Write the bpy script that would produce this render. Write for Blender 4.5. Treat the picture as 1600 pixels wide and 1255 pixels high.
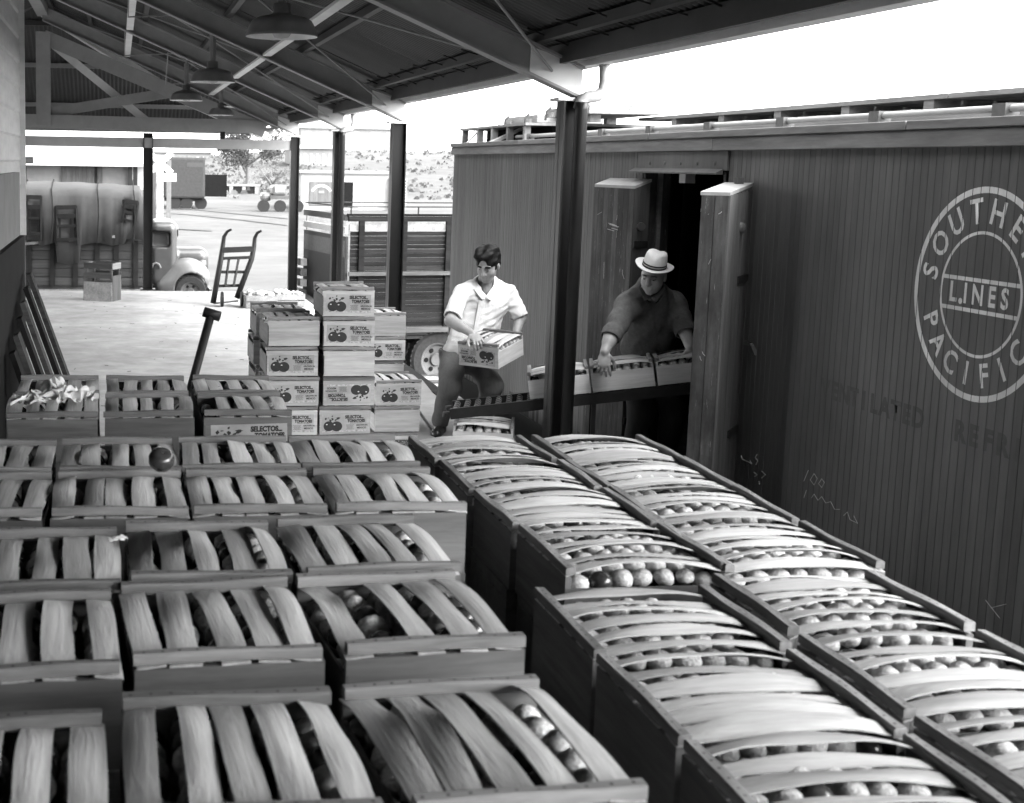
import bpy, bmesh, math, random
import numpy as np
from mathutils import Vector, Matrix
random.seed(7)
rng = np.random.default_rng(11)
for o in list(bpy.data.objects): bpy.data.objects.remove(o)
SC = bpy.context.scene
COL = SC.collection

# ------------------------------------------------------------------ camera
F, PX, PY, CAMH = 2050.0, 410.0, 534.0, 2.2          # focal length and principal point in photo pixels, eye height
IW, IH = 1600.0, 1255.0
def _n(v): return v / np.linalg.norm(v)
_y = _n(np.array([185 - PX, 250 - PY, F]))              # image direction of the track (world +Y)
_d = np.array([-225.0, 15500 - PY, F]); _d = _n(_d - _d.dot(_y) * _y)
_z = -_d; _x = np.cross(_y, _z)
RW = np.stack([_x, _y, _z], 1)                           # camera(x right, y down, z forward) = RW @ world
def ray(x, y): return RW.T @ np.array([x - PX, y - PY, F])
def onX(x, y, X): d = ray(x, y); return Vector(d * (X / d[0]) + [0, 0, CAMH])
def onY(x, y, Y): d = ray(x, y); return Vector(d * (Y / d[1]) + [0, 0, CAMH])
def onZ(x, y, Z): d = ray(x, y); return Vector(d * ((Z - CAMH) / d[2]) + [0, 0, CAMH])
cam = bpy.data.cameras.new('camera'); cam_o = bpy.data.objects.new('camera', cam); COL.objects.link(cam_o)
m = Matrix.Identity(4)
cx, cy, cz = RW[0], RW[1], RW[2]
for i in range(3): m[i][0] = cx[i]; m[i][1] = -cy[i]; m[i][2] = -cz[i]
m[0][3], m[1][3], m[2][3] = 0, 0, CAMH
cam_o.matrix_world = m
cam.sensor_width = 36.0; cam.sensor_fit = 'HORIZONTAL'; cam.lens = 36.0 * F / IW
cam.shift_x = (IW / 2 - PX) / IW; cam.shift_y = -(IH / 2 - PY) / IW
cam.clip_start = 0.05; cam.clip_end = 3000
cam.dof.use_dof = True; cam.dof.focus_distance = 8.5; cam.dof.aperture_fstop = 7.0
SC.camera = cam_o

# ------------------------------------------------------------------ sky, sun, exposure
W = bpy.data.worlds.new('World'); SC.world = W; W.use_nodes = True
nt = W.node_tree; nt.nodes.clear()
SUN_EL, SUN_AZ = math.radians(46), math.radians(128)     # azimuth measured clockwise from +Y (over the car, behind the camera)
sky = nt.nodes.new('ShaderNodeTexSky'); sky.sky_type = 'NISHITA'; sky.sun_disc = False
sky.sun_elevation = SUN_EL; sky.sun_rotation = SUN_AZ; sky.dust_density = 1.0; sky.air_density = 1.0
bw = nt.nodes.new('ShaderNodeRGBToBW'); bg = nt.nodes.new('ShaderNodeBackground'); wo = nt.nodes.new('ShaderNodeOutputWorld')
bg.inputs['Strength'].default_value = 0.15
nt.links.new(sky.outputs[0], bw.inputs[0]); nt.links.new(bw.outputs[0], bg.inputs[0]); nt.links.new(bg.outputs[0], wo.inputs[0])
sl = bpy.data.lights.new('sun', 'SUN'); sl.energy = 1.5; sl.angle = math.radians(70); sl.color = (1, 1, 1)
so = bpy.data.objects.new('sun', sl); COL.objects.link(so)
sd = Vector((math.sin(SUN_AZ) * math.cos(SUN_EL), math.cos(SUN_AZ) * math.cos(SUN_EL), math.sin(SUN_EL)))
so.rotation_euler = sd.to_track_quat('Z', 'Y').to_euler(); so.location = (20, -20, 40)
vs = SC.view_settings; vs.view_transform = 'Standard'; vs.look = 'None'; vs.gamma = 1; vs.exposure = 3.7
vs.use_curve_mapping = False
SC.cycles.max_bounces = 8; SC.cycles.diffuse_bounces = 5; SC.cycles.use_denoising = True

# ------------------------------------------------------------------ materials (the photograph is black and white: all greys)
MATS = {}
def M(name, v, rough=0.75, var=0.18, scale=(6, 6, 6), detail=5, rnd=0.0, bump=0.0, bscale=1.0, spec=0.3, metal=0.0, coarse=0.0, specks=0.0, speckv=None, distort=0.3, world=0.0, wscale=(0.8, 0.8, 0.35)):
    if name in MATS: return MATS[name]
    mt = bpy.data.materials.new(name); mt.use_nodes = True; MATS[name] = mt
    t = mt.node_tree; N = t.nodes; L = t.links
    b = N['Principled BSDF']; b.inputs['Roughness'].default_value = rough; b.inputs['Metallic'].default_value = metal
    b.inputs['Specular IOR Level'].default_value = spec
    tc = N.new('ShaderNodeTexCoord'); oi = N.new('ShaderNodeObjectInfo')
    mul = N.new('ShaderNodeVectorMath'); mul.operation = 'MULTIPLY_ADD'
    mul.inputs[1].default_value = scale
    sc_ = N.new('ShaderNodeMath'); sc_.operation = 'MULTIPLY'; sc_.inputs[1].default_value = 37.0 if rnd else 0.0
    L.new(oi.outputs['Random'], sc_.inputs[0])
    L.new(tc.outputs['Object'], mul.inputs[0]); L.new(sc_.outputs[0], mul.inputs[2])
    nz = N.new('ShaderNodeTexNoise'); nz.inputs['Scale'].default_value = 1.0; nz.inputs['Detail'].default_value = detail
    nz.inputs['Roughness'].default_value = 0.65; nz.inputs['Distortion'].default_value = distort
    L.new(mul.outputs[0], nz.inputs['Vector'])
    mr = N.new('ShaderNodeMapRange'); mr.inputs[1].default_value = 0.28; mr.inputs[2].default_value = 0.72
    mr.inputs[3].default_value = v * (1 - var); mr.inputs[4].default_value = min(0.9, v * (1 + var))
    L.new(nz.outputs['Fac'], mr.inputs[0])
    cur = mr.outputs[0]
    if coarse:
        n2 = N.new('ShaderNodeTexNoise'); n2.inputs['Scale'].default_value = 0.22; n2.inputs['Detail'].default_value = 3
        L.new(mul.outputs[0], n2.inputs['Vector'])
        m2 = N.new('ShaderNodeMapRange'); m2.inputs[1].default_value = 0.3; m2.inputs[2].default_value = 0.7
        m2.inputs[3].default_value = 1 - coarse; m2.inputs[4].default_value = 1 + coarse * 0.6
        L.new(n2.outputs['Fac'], m2.inputs[0])
        mm = N.new('ShaderNodeMath'); mm.operation = 'MULTIPLY'; L.new(cur, mm.inputs[0]); L.new(m2.outputs[0], mm.inputs[1]); cur = mm.outputs[0]
    if rnd:
        m3 = N.new('ShaderNodeMapRange'); m3.inputs[3].default_value = 1 - rnd; m3.inputs[4].default_value = 1 + rnd
        L.new(oi.outputs['Random'], m3.inputs[0])
        mm = N.new('ShaderNodeMath'); mm.operation = 'MULTIPLY'; L.new(cur, mm.inputs[0]); L.new(m3.outputs[0], mm.inputs[1]); cur = mm.outputs[0]
    if specks:
        n4 = N.new('ShaderNodeTexNoise'); n4.inputs['Scale'].default_value = 2.3; n4.inputs['Detail'].default_value = 6; n4.inputs['Roughness'].default_value = 0.75
        L.new(mul.outputs[0], n4.inputs['Vector'])
        m4 = N.new('ShaderNodeMapRange'); m4.inputs[1].default_value = 0.72 - specks; m4.inputs[2].default_value = 0.76 - specks
        L.new(n4.outputs['Fac'], m4.inputs[0])
        mx = N.new('ShaderNodeMix'); mx.data_type = 'FLOAT'; L.new(m4.outputs[0], mx.inputs[0]); L.new(cur, mx.inputs[2])
        mx.inputs[3].default_value = speckv if speckv is not None else v * 3
        cur = mx.outputs[0]
    if world:
        ge = N.new('ShaderNodeNewGeometry'); wm = N.new('ShaderNodeVectorMath'); wm.operation = 'MULTIPLY'; wm.inputs[1].default_value = wscale
        L.new(ge.outputs['Position'], wm.inputs[0]); n5 = N.new('ShaderNodeTexNoise'); n5.inputs['Scale'].default_value = 1.0; n5.inputs['Detail'].default_value = 7; n5.inputs['Roughness'].default_value = 0.7
        L.new(wm.outputs[0], n5.inputs['Vector']); m5 = N.new('ShaderNodeMapRange'); m5.inputs[1].default_value = 0.3; m5.inputs[2].default_value = 0.7; m5.inputs[3].default_value = 1 - world; m5.inputs[4].default_value = 1 + world
        L.new(n5.outputs['Fac'], m5.inputs[0]); mm = N.new('ShaderNodeMath'); mm.operation = 'MULTIPLY'; L.new(cur, mm.inputs[0]); L.new(m5.outputs[0], mm.inputs[1]); cur = mm.outputs[0]
    cc = N.new('ShaderNodeCombineColor')
    for i in range(3): L.new(cur, cc.inputs[i])
    L.new(cc.outputs[0], b.inputs['Base Color'])
    if bump:
        bp = N.new('ShaderNodeBump'); bp.inputs['Strength'].default_value = bump; bp.inputs['Distance'].default_value = 0.004 * bscale
        L.new(nz.outputs['Fac'], bp.inputs['Height']); L.new(bp.outputs[0], b.inputs['Normal'])
    return mt

m_slat = M('pale_veneer', 0.34, 0.85, 0.20, (95, 4.0, 95), 7, rnd=0.2, bump=0.6, coarse=0.28, specks=-0.04, speckv=0.12, distort=0.6)
m_slatx = m_slat
m_pine = M('pine_board', 0.36, 0.72, 0.2, (4, 30, 70), 6, rnd=0.16, bump=0.3, coarse=0.2)
m_pinex = M('pine_end_board', 0.36, 0.72, 0.22, (4, 70, 45), 6, rnd=0.16, bump=0.3, coarse=0.22)
m_cleat = M('pine_cleat', 0.15, 0.75, 0.3, (7, 60, 60), 6, rnd=0.22, bump=0.35, coarse=0.25)
m_oldwood = M('weathered_wood', 0.05, 0.85, 0.4, (3, 45, 45), 6, rnd=0.25, bump=0.4, coarse=0.3, spec=0.1)
m_oldwoodz = M('weathered_upright', 0.05, 0.85, 0.4, (45, 45, 3), 6, rnd=0.25, bump=0.4, coarse=0.3)
m_greywood = M('greyed_plank', 0.15, 0.85, 0.3, (40, 3, 40), 6, rnd=0.2, bump=0.4, coarse=0.25)
m_carside = M('car_side_paint', 0.092, 0.65, 0.12, (30, 30, 3), 6, rnd=0.07, bump=0.15, coarse=0.15, specks=-0.02, speckv=0.13, spec=0.2, world=0.3, wscale=(1.5, 1.8, 0.5))
m_cartrim = M('car_trim_paint', 0.15, 0.7, 0.3, (30, 3, 30), 6, rnd=0.12, bump=0.3, coarse=0.3)
m_door = M('door_lining', 0.045, 0.75, 0.45, (30, 30, 3.0), 6, rnd=0.22, bump=0.5, coarse=0.55, specks=0.10, speckv=0.2, world=0.55, wscale=(6, 6, 3))
m_doorout = M('door_board', 0.07, 0.7, 0.35, (40, 40, 2), 6, rnd=0.2, bump=0.3, coarse=0.3)
m_white = M('white_paint', 0.4, 0.6, 0.12, (9, 9, 9), 5, coarse=0.1)
m_emblem = M('worn_white_lettering', 0.62, 0.7, 0.16, (22, 22, 5), 6, coarse=0.22)
m_darkletter = M('black_lettering', 0.045, 0.6, 0.2, (20, 20, 20))
m_chalk = M('chalk', 0.42, 0.9, 0.3, (60, 60, 60))
m_tin = M('tin_cap', 0.26, 0.5, 0.15, (12, 12, 12), 5, coarse=0.15)
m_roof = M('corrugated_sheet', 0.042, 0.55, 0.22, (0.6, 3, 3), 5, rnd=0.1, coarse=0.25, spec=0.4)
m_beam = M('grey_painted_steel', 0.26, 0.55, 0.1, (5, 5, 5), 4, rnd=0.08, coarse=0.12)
m_beamw = M('lit_pale_steel', 0.65, 0.5, 0.08, (5, 5, 5), 4, coarse=0.1)  # pale copy of the grey steel, light painted into its colour
m_column = M('black_painted_steel', 0.010, 0.4, 0.3, (8, 8, 2), 5, coarse=0.3, spec=0.25)
m_iron = M('dark_iron', 0.014, 0.5, 0.3, (15, 15, 15), 5, spec=0.2)
m_rust = M('worn_iron', 0.05, 0.55, 0.4, (20, 20, 20), 6, spec=0.4)
m_steel = M('bright_steel', 0.12, 0.4, 0.2, (20, 20, 20), 4, metal=0.5)
m_dock = M('dusty_concrete', 0.30, 0.9, 0.22, (3.5, 3.5, 3.5), 9, bump=0.5, bscale=3, coarse=0.2, specks=-0.0, speckv=0.2, world=0.2, wscale=(0.7, 0.7, 0.7))
m_ground = M('pale_dirt', 0.06, 0.95, 0.3, (0.5, 0.5, 0.5), 8, bump=0.4, bscale=8, coarse=0.18)
m_track = M('wheel_rut_dirt', 0.05, 0.95, 0.35, (0.6, 0.6, 0.6), 7, coarse=0.3)
m_palepipe = M('pale_pipe', 0.36, 0.6, 0.12, (9, 9, 9), 4, coarse=0.12)
m_ballast = M('track_ballast', 0.2, 0.95, 0.5, (9, 9, 9), 6, bump=0.8, bscale=8)
m_plaster = M('pale_plaster', 0.15, 0.85, 0.1, (3, 3, 3), 6, coarse=0.12)
m_siding = M('pale_siding', 0.6, 0.8, 0.12, (3, 3, 12), 5, coarse=0.12)
m_wains = M('dark_wainscot', 0.014, 0.8, 0.3, (4, 4, 4), spec=0.05)
m_paper = M('label_paper', 0.30, 0.7, 0.14, (25, 25, 25), 5, coarse=0.2, rnd=0.1)
m_ink = M('label_ink', 0.022, 0.7, 0.2, (30, 30, 30))
m_inkgrey = M('label_halftone', 0.33, 0.7, 0.5, (55, 55, 55), 3)
m_hl = M('label_highlight', 0.45, 0.7, 0.1)
m_tissue = M('tissue_wrap', 0.42, 0.7, 0.55, (2.3, 2.3, 2.3), 5, rnd=0.25, bump=0.8, bscale=3.0, distort=1.6)
m_tissue2 = M('tissue_wrap_far', 0.42, 0.7, 0.55, (60, 60, 60), 5, bump=0.6, bscale=2.0, distort=1.6)
m_tomato = M('tomato_skin', 0.03, 0.22, 0.25, (12, 12, 12), 3, rnd=0.3, spec=0.5)
m_scrap = M('crumpled_tissue', 0.5, 0.8, 0.12, (20, 20, 20), 4, bump=0.4)
m_shirtw = M('white_cotton', 0.66, 0.85, 0.06, (9, 9, 9), 5, bump=0.6, bscale=5, distort=1.0)
m_shirtd = M('dark_denim', 0.085, 0.85, 0.25, (40, 40, 40), 5, bump=0.3)
m_trous = M('grey_trousers', 0.095, 0.85, 0.15, (60, 60, 8), 4, bump=0.2)
m_trousd = M('black_trousers', 0.03, 0.85, 0.2, (40, 40, 8), 4)
m_skin = M('skin', 0.24, 0.5, 0.1, (30, 30, 30), 4, bump=0.15, spec=0.4)
m_skinb = M('weathered_skin', 0.28, 0.5, 0.12, (30, 30, 30), 4, bump=0.2, spec=0.4)
m_hair = M('dark_hair', 0.008, 0.55, 0.5, (90, 90, 20), 4, bump=0.5, bscale=2, spec=0.1)
m_straw = M('pale_straw', 0.55, 0.8, 0.08, (120, 120, 120), 3, bump=0.3)
m_band = M('black_ribbon', 0.02, 0.6, 0.2)
m_shoe = M('black_leather', 0.02, 0.35, 0.2, spec=0.5)
m_eye = M('eye_dark', 0.02, 0.2, 0.1)
m_button = M('pearl_button', 0.5, 0.4, 0.1)
m_canvas = M('canvas_tarp', 0.036, 0.9, 0.1, (6, 6, 6), 6, bump=0.4, bscale=4, coarse=0.15)
m_truckp = M('truck_paint', 0.035, 0.35, 0.2, (5, 5, 5), 5, coarse=0.25, spec=0.5)
m_fender = M('dusty_fender', 0.08, 0.4, 0.2, (5, 5, 5), 5, coarse=0.25, spec=0.5)
m_truckw = M('truck_board', 0.04, 0.8, 0.3, (2, 30, 40), 6, rnd=0.18, bump=0.3, coarse=0.3, spec=0.1)
m_rubber = M('tyre_rubber', 0.02, 0.8, 0.3, (20, 20, 20), 5, spec=0.05)
m_dusttyre = M('dusty_tyre', 0.022, 0.85, 0.3, (20, 20, 20), 5, spec=0.05)
m_rim = M('wheel_paint', 0.055, 0.5, 0.2, (12, 12, 12))
m_enamel = M('lamp_enamel_dark', 0.18, 0.3, 0.15, (8, 8, 8), spec=0.5)
m_enamelw = M('lamp_enamel_white', 0.75, 0.3, 0.05, spec=0.5)
m_leaf = M('foliage', 0.03, 0.7, 0.35, (3, 3, 3), 3)
m_bark = M('bark', 0.1, 0.9, 0.3, (10, 10, 3))
m_brush = M('dry_scrub', 0.075, 0.9, 0.3, (1, 1, 1), 4)
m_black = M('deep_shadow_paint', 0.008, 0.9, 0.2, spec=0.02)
m_whitewash = M('whitewash', 0.3, 0.85, 0.08, (2, 2, 2), 5)
m_slatdark = M('near_black_slat', 0.015, 0.85, 0.4, (3, 45, 45), 6, rnd=0.3, bump=0.4, coarse=0.3, spec=0.02)  # one near-black tone for the high truck's boards
m_glass = M('dark_glass', 0.04, 0.1, 0.1, spec=0.6)

# ------------------------------------------------------------------ mesh helpers
class MB:
    def __init__(s): s.v = []; s.f = []
    def add(s, vs, fs):
        b = len(s.v); s.v += [tuple(v) for v in vs]; s.f += [tuple(i + b for i in f) for f in fs]; return s
    def box(s, x0, x1, y0, y1, z0, z1, mat=None):
        vs = [(x0, y0, z0), (x1, y0, z0), (x1, y1, z0), (x0, y1, z0), (x0, y0, z1), (x1, y0, z1), (x1, y1, z1), (x0, y1, z1)]
        if mat is not None: vs = [mat @ Vector(v) for v in vs]
        return s.add(vs, [(0, 3, 2, 1), (4, 5, 6, 7), (0, 1, 5, 4), (1, 2, 6, 5), (2, 3, 7, 6), (3, 0, 4, 7)])
    def prism(s, poly, axis, a, b):
        """poly: list of (u,v), extruded along axis from a to b. axis x: (y,z); y: (x,z); z: (x,y)"""
        n = len(poly)
        def p(u, v, w): return (w, u, v) if axis == 'x' else ((u, w, v) if axis == 'y' else (u, v, w))
        vs = [p(u, v, a) for u, v in poly] + [p(u, v, b) for u, v in poly]
        fs = [tuple(range(n))[::-1], tuple(range(n, 2 * n))] + [(i, (i + 1) % n, n + (i + 1) % n, n + i) for i in range(n)]
        return s.add(vs, fs)
    def bar(s, a, b, w, h, up=(0, 0, 1)):
        """a straight bar from a to b, w across, h along up"""
        a, b = Vector(a), Vector(b); d = (b - a).normalized(); u = Vector(up)
        sx = d.cross(u)
        if sx.length < 1e-4: sx = d.cross(Vector((1, 0, 0)))
        sx.normalize(); u = sx.cross(d).normalized()
        vs = []
        for p in (a, b):
            for i, j in ((-1, -1), (1, -1), (1, 1), (-1, 1)): vs.append(p + sx * (i * w / 2) + u * (j * h / 2))
        return s.add(vs, [(3, 2, 1, 0), (4, 5, 6, 7), (0, 1, 5, 4), (1, 2, 6, 5), (2, 3, 7, 6), (3, 0, 4, 7)])
    def tube(s, pts, r, n=8, cap=True):
        pts = [Vector(p) for p in pts]; rs = r if isinstance(r, (list, tuple)) else [r] * len(pts)
        b = len(s.v); prev = None
        for i, p in enumerate(pts):
            d = (pts[min(i + 1, len(pts) - 1)] - pts[max(i - 1, 0)])
            d.normalize()
            if prev is None:
                u = d.orthogonal().normalized()
            else:
                u = (prev - d * prev.dot(d)); u = u.normalized() if u.length > 1e-6 else d.orthogonal().normalized()
            prev = u; w = d.cross(u)
            for k in range(n):
                a = 2 * math.pi * k / n; s.v.append(tuple(p + (u * math.cos(a) + w * math.sin(a)) * rs[i]))
        for i in range(len(pts) - 1):
            for k in range(n):
                q = b + i * n; s.f.append((q + k, q + (k + 1) % n, q + n + (k + 1) % n, q + n + k))
        if cap:
            s.f.append(tuple(b + k for k in range(n))[::-1]); q = b + (len(pts) - 1) * n; s.f.append(tuple(q + k for k in range(n)))
        return s
    def lathe(s, prof, n=24, origin=(0, 0, 0), axis='z', closed=False):
        b = len(s.v); o = Vector(origin)
        for r, h in prof:
            for k in range(n):
                a = 2 * math.pi * k / n; c, q = r * math.cos(a), r * math.sin(a)
                v = (c, q, h) if axis == 'z' else ((c, h, q) if axis == 'y' else (h, c, q))
                s.v.append(tuple(o + Vector(v)))
        m_ = len(prof); rr = range(m_ if closed else m_ - 1)
        for i in rr:
            for k in range(n):
                p, q = b + i * n, b + ((i + 1) % m_) * n; s.f.append((p + k, p + (k + 1) % n, q + (k + 1) % n, q + k))
        return s
    def mesh(s, name='m'):
        me = bpy.data.meshes.new(name); me.from_pydata(s.v, [], s.f); me.update()
        bm = bmesh.new(); bm.from_mesh(me); bmesh.ops.recalc_face_normals(bm, faces=bm.faces); bm.to_mesh(me); bm.free()
        return me
    def build(s, name, mat, parent=None, smooth=False, bevel=0.0):
        return ob(name, s.mesh(name), mat, parent, smooth, bevel)

def ob(name, me, mat, parent=None, smooth=False, bevel=0.0):
    if mat is not None and not me.materials: me.materials.append(mat)
    if smooth:
        me.polygons.foreach_set('use_smooth', [True] * len(me.polygons))
    o = bpy.data.objects.new(name, me); COL.objects.link(o)
    if parent: o.parent = parent
    if bevel:
        md = o.modifiers.new('bevel', 'BEVEL'); md.width = bevel; md.segments = 2; md.limit_method = 'ANGLE'; md.angle_limit = math.radians(50)
    return o
def tag(o, label, cat, group=None):
    o['label'] = label; o['category'] = cat
    if group: o['group'] = group
    return o
def thing(name, label, cat, loc=(0, 0, 0), rz=0.0, group=None, rot=None):
    o = bpy.data.objects.new(name, None); COL.objects.link(o); o.empty_display_size = 0.1
    o.location = loc; o.rotation_euler = rot if rot else (0, 0, rz)
    return tag(o, label, cat, group)
def struct(o): o['kind'] = 'structure'; return o
def stuff(o): o['kind'] = 'stuff'; return o
def bx(name, mat, parent, x0, x1, y0, y1, z0, z1, bevel=0.0): return MB().box(x0, x1, y0, y1, z0, z1).build(name, mat, parent, bevel=bevel)
def text_mesh(txt, size=1.0, offset=0.0, align='CENTER', res=3):
    cu = bpy.data.curves.new('txt', 'FONT'); cu.body = txt; cu.size = size; cu.offset = offset; cu.align_x = align; cu.align_y = 'CENTER'; cu.resolution_u = res
    o = bpy.data.objects.new('txt', cu); COL.objects.link(o)
    dg = bpy.context.evaluated_depsgraph_get(); me = bpy.data.meshes.new_from_object(o.evaluated_get(dg))
    bpy.data.objects.remove(o); me.materials.clear(); return me
def sharpen(me, ang=35):
    bm = bmesh.new(); bm.from_mesh(me)
    for f in bm.faces: f.smooth = True
    for e in bm.edges: e.smooth = not (len(e.link_faces) == 2 and e.calc_face_angle(0) > math.radians(ang))
    bm.to_mesh(me); bm.free(); return me
def jitter(s): return (random.random() - 0.5) * 2 * s
# ------------------------------------------------------------------ ground
def sstep(a, b, t): t = min(1, max(0, (t - a) / (b - a))); return t * t * (3 - 2 * t)
def gz(x, y):
    low = sstep(2.0, 3.2, x) * (1 - sstep(26, 34, y))
    h = -1.0 - 0.45 * low
    h += 5.5 * sstep(115, 260, y) * (0.6 + 0.4 * sstep(0, 40, x)) + 0.0
    return h + 0.12 * math.sin(x * 0.13 + y * 0.05) * sstep(40, 120, y)
xs = sorted(set([-900, -500, -260, -140, -80, -50, -30, -20, -14, -10] + [i * 1.0 for i in range(-9, 12)] + [13, 16, 20, 26, 34, 44, 60, 80, 110, 150, 220, 320, 500, 900]))
ys = sorted(set([-300, -100, -40, -15, -6, 0, 6, 12, 18] + list(range(20, 40)) + [43, 47, 52, 58, 65, 73, 82, 92, 103, 115, 128, 140, 155, 170, 190, 210, 235, 260, 300, 400, 700, 1500]))
g = MB(); g.v = [(x, y, gz(x, y)) for y in ys for x in xs]; nx = len(xs)
g.f = [(j * nx + i, j * nx + i + 1, (j + 1) * nx + i + 1, (j + 1) * nx + i) for j in range(len(ys) - 1) for i in range(nx - 1)]
struct(g.build('ground', m_ground, smooth=True))
for k, pts_ in enumerate([[(150, 322), (300, 326), (380, 334), (450, 341)], [(150, 330), (280, 333), (370, 342), (450, 352)], [(120, 352), (250, 357), (330, 360)]]):
    q_ = [onZ(x, y, -1.0) for x, y in pts_]; tk = MB()
    for a in range(len(q_) - 1):
        for c in range(6):
            t0, t1 = c / 6, (c + 1) / 6
            for t_ in ((t0,) if not (a == len(q_) - 2 and c == 5) else (t0, t1)):
                p = q_[a] + (q_[a + 1] - q_[a]) * t_; w = 0.75 + 0.2 * math.sin(a * 3 + c)
                tk.v += [(p.x, p.y - w, gz(p.x, p.y - w) + 0.035), (p.x, p.y + w, gz(p.x, p.y + w) + 0.035)]
    tk.f = [(2 * i, 2 * i + 2, 2 * i + 3, 2 * i + 1) for i in range(len(tk.v) // 2 - 1)]
    struct(tk.build('wheel_rut', m_track))
# track bed and rails under the refrigerator car
tb = MB().prism([(3.3, -1.47), (3.75, -1.24), (6.65, -1.24), (7.1, -1.47)], 'y', -20, 25.5)
track = struct(tb.build('track_bed', m_ballast))
for X in (4.48, 5.92):
    r = MB().box(X - 0.035, X + 0.035, -20, 25.5, -1.24, -1.10); r.build('rail', m_rust, track)
ts = MB().box(3.9, 6.5, -0.11, 0.11, -1.30, -1.215).mesh('tie')
for k in range(34):
    o = ob('tie', ts, m_oldwood, track); o.location = (0, 2.0 + k * 0.7, 0)

# ------------------------------------------------------------------ loading dock
DX = 3.16
dock = MB().box(-9, DX - 0.12, -10, 22.3, -1.6, 0.0)
dock = struct(dock.build('dock_floor', m_dock))
eb = struct(MB().box(DX - 0.12, DX, -10, 22.3, -1.6, 0.012).build('dock_edge_beam', m_oldwood))
# loose planks laid along the dock edge beside the car
for k, (a, b, zz) in enumerate([((2.62, 9.5), (2.95, 12.9), 0.0), ((2.35, 9.4), (2.62, 13.1), 0.0), ((2.06, 9.3), (2.3, 12.7), 0.0)]):
    o = MB().bar((a[0], a[1], 0.016), (b[0], b[1], 0.016), 0.24, 0.03).build('dock_plank', m_dock)
    tag(o, ['pale floor plank nearest the rail car beside the lifting man', 'pale floor plank in the middle of three under the lifting man', 'pale floor plank of three lying closest to the crate stack'][k], 'plank', 'planks on the dock')

# ------------------------------------------------------------------ canopy
SL = 0.43
XE, ZE = 3.05, 2.86               # top of rafters at the eave
XR = -1.25                        # ridge
def rt(x): return ZE + SL * (XE - x)          # rafter top edge
can = thing('canopy', 'grey steel canopy with corrugated roof over the loading dock', 'canopy', (3.0, 8.6, 0))
def C(o):
    o.location = Vector(o.location) - Vector((3.0, 8.6, 0)); return o
RY = [-7.9, -2.4, 3.1, 8.6, 14.07, 17.94, 22.5]
def rafter(y, x0, x1, dep=0.2, th=0.022, fl=0.13):
    b = MB()
    b.prism([(x0, rt(x0) - dep), (x0, rt(x0)), (x1, rt(x1)), (x1, rt(x1) - dep - 0.03)], 'y', y - th / 2, y + th / 2)
    for off in (0.0, dep):
        b.prism([(x0, rt(x0) - off - 0.016), (x0, rt(x0) - off + 0.001), (x1, rt(x1) - off + 0.001 - (0.03 if off else 0)), (x1, rt(x1) - off - 0.016 - (0.03 if off else 0))], 'y', y - fl / 2, y + fl / 2)
    return C(b.build('rafter', m_beam, can))
for y in RY: rafter(y, XE + 0.01, XR)
for y in RY[:3]: rafter(y, -5.5, XR) if False else None
# gusset plates at the column heads
for y in RY:
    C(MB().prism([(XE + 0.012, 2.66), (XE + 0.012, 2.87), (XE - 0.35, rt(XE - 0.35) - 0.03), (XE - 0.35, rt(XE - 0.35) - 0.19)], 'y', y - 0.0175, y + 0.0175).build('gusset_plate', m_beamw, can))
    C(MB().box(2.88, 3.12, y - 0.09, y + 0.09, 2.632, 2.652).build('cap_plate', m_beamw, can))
def hcol(x, y, z0, z1, s=0.16):
    b = MB().box(x - s / 2, x + s / 2, y - 0.006, y + 0.006, z0, z1)
    b.box(x - s / 2, x - s / 2 + 0.012, y - s / 2, y + s / 2, z0, z1).box(x + s / 2 - 0.012, x + s / 2, y - s / 2, y + s / 2, z0, z1)
    b.box(x - s * 0.8, x + s * 0.8, y - s * 0.8, y + s * 0.8, z0, z0 + 0.02)
    return C(b.build('column', m_column, can))
for y in RY: hcol(3.0, y, 0.0, 2.632, 0.15)
hcol(0.5, 22.5, 0.0, 2.66, 0.16)
for y in RY[:6]: hcol(-5.4, y, 0, 2.66, 0.15)
# corrugated sheets, in lapped lengths along the dock, both slopes
def sheet(y0, y1, xa, xb, za, zb, zoff=0.0, name='roof_sheet'):
    pitch = 0.076; n = max(2, int((y1 - y0) / pitch * 6)); b = MB(); X = [xa, (xa + xb) / 2, xb]; Z = [za, (za + zb) / 2, zb]
    for j in range(3):
        for i in range(n + 1):
            y = y0 + (y1 - y0) * i / n
            b.v.append((X[j], y, Z[j] + zoff + 0.015 * math.sin(2 * math.pi * y / pitch)))
    for j in range(2):
        for i in range(n): q = j * (n + 1) + i; b.f.append((q, q + 1, q + n + 2, q + n + 1))
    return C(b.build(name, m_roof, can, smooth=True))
RS0, RS1 = -9.5, 22.75  # roof carried on unseen behind the camera to shade the crates
y = RS0; k = 0
PZ = 0.10
while y < RS1 - 0.1:
    y1 = min(RS1, y + 1.93)
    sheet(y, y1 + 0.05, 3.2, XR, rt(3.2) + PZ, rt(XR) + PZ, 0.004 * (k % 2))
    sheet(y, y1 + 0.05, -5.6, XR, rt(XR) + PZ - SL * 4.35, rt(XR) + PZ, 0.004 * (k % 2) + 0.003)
    y = y1; k += 1
for X in (2.75, 1.95, 1.15, 0.35, -0.45, -1.1):
    zz = rt(X) + PZ / 2 - 0.006
    C(MB().box(X - 0.03, X + 0.03, RS0 + 0.05, RS1 - 0.05, zz - PZ / 2 + 0.022, zz + PZ / 2 - 0.014).build('purlin', m_roof, can))
C(MB().box(XR - 0.09, XR + 0.09, RS0 + 0.1, RS1 - 0.1, rt(XR) - 0.16, rt(XR) + 0.02).build('ridge_beam', m_beam, can))
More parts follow.
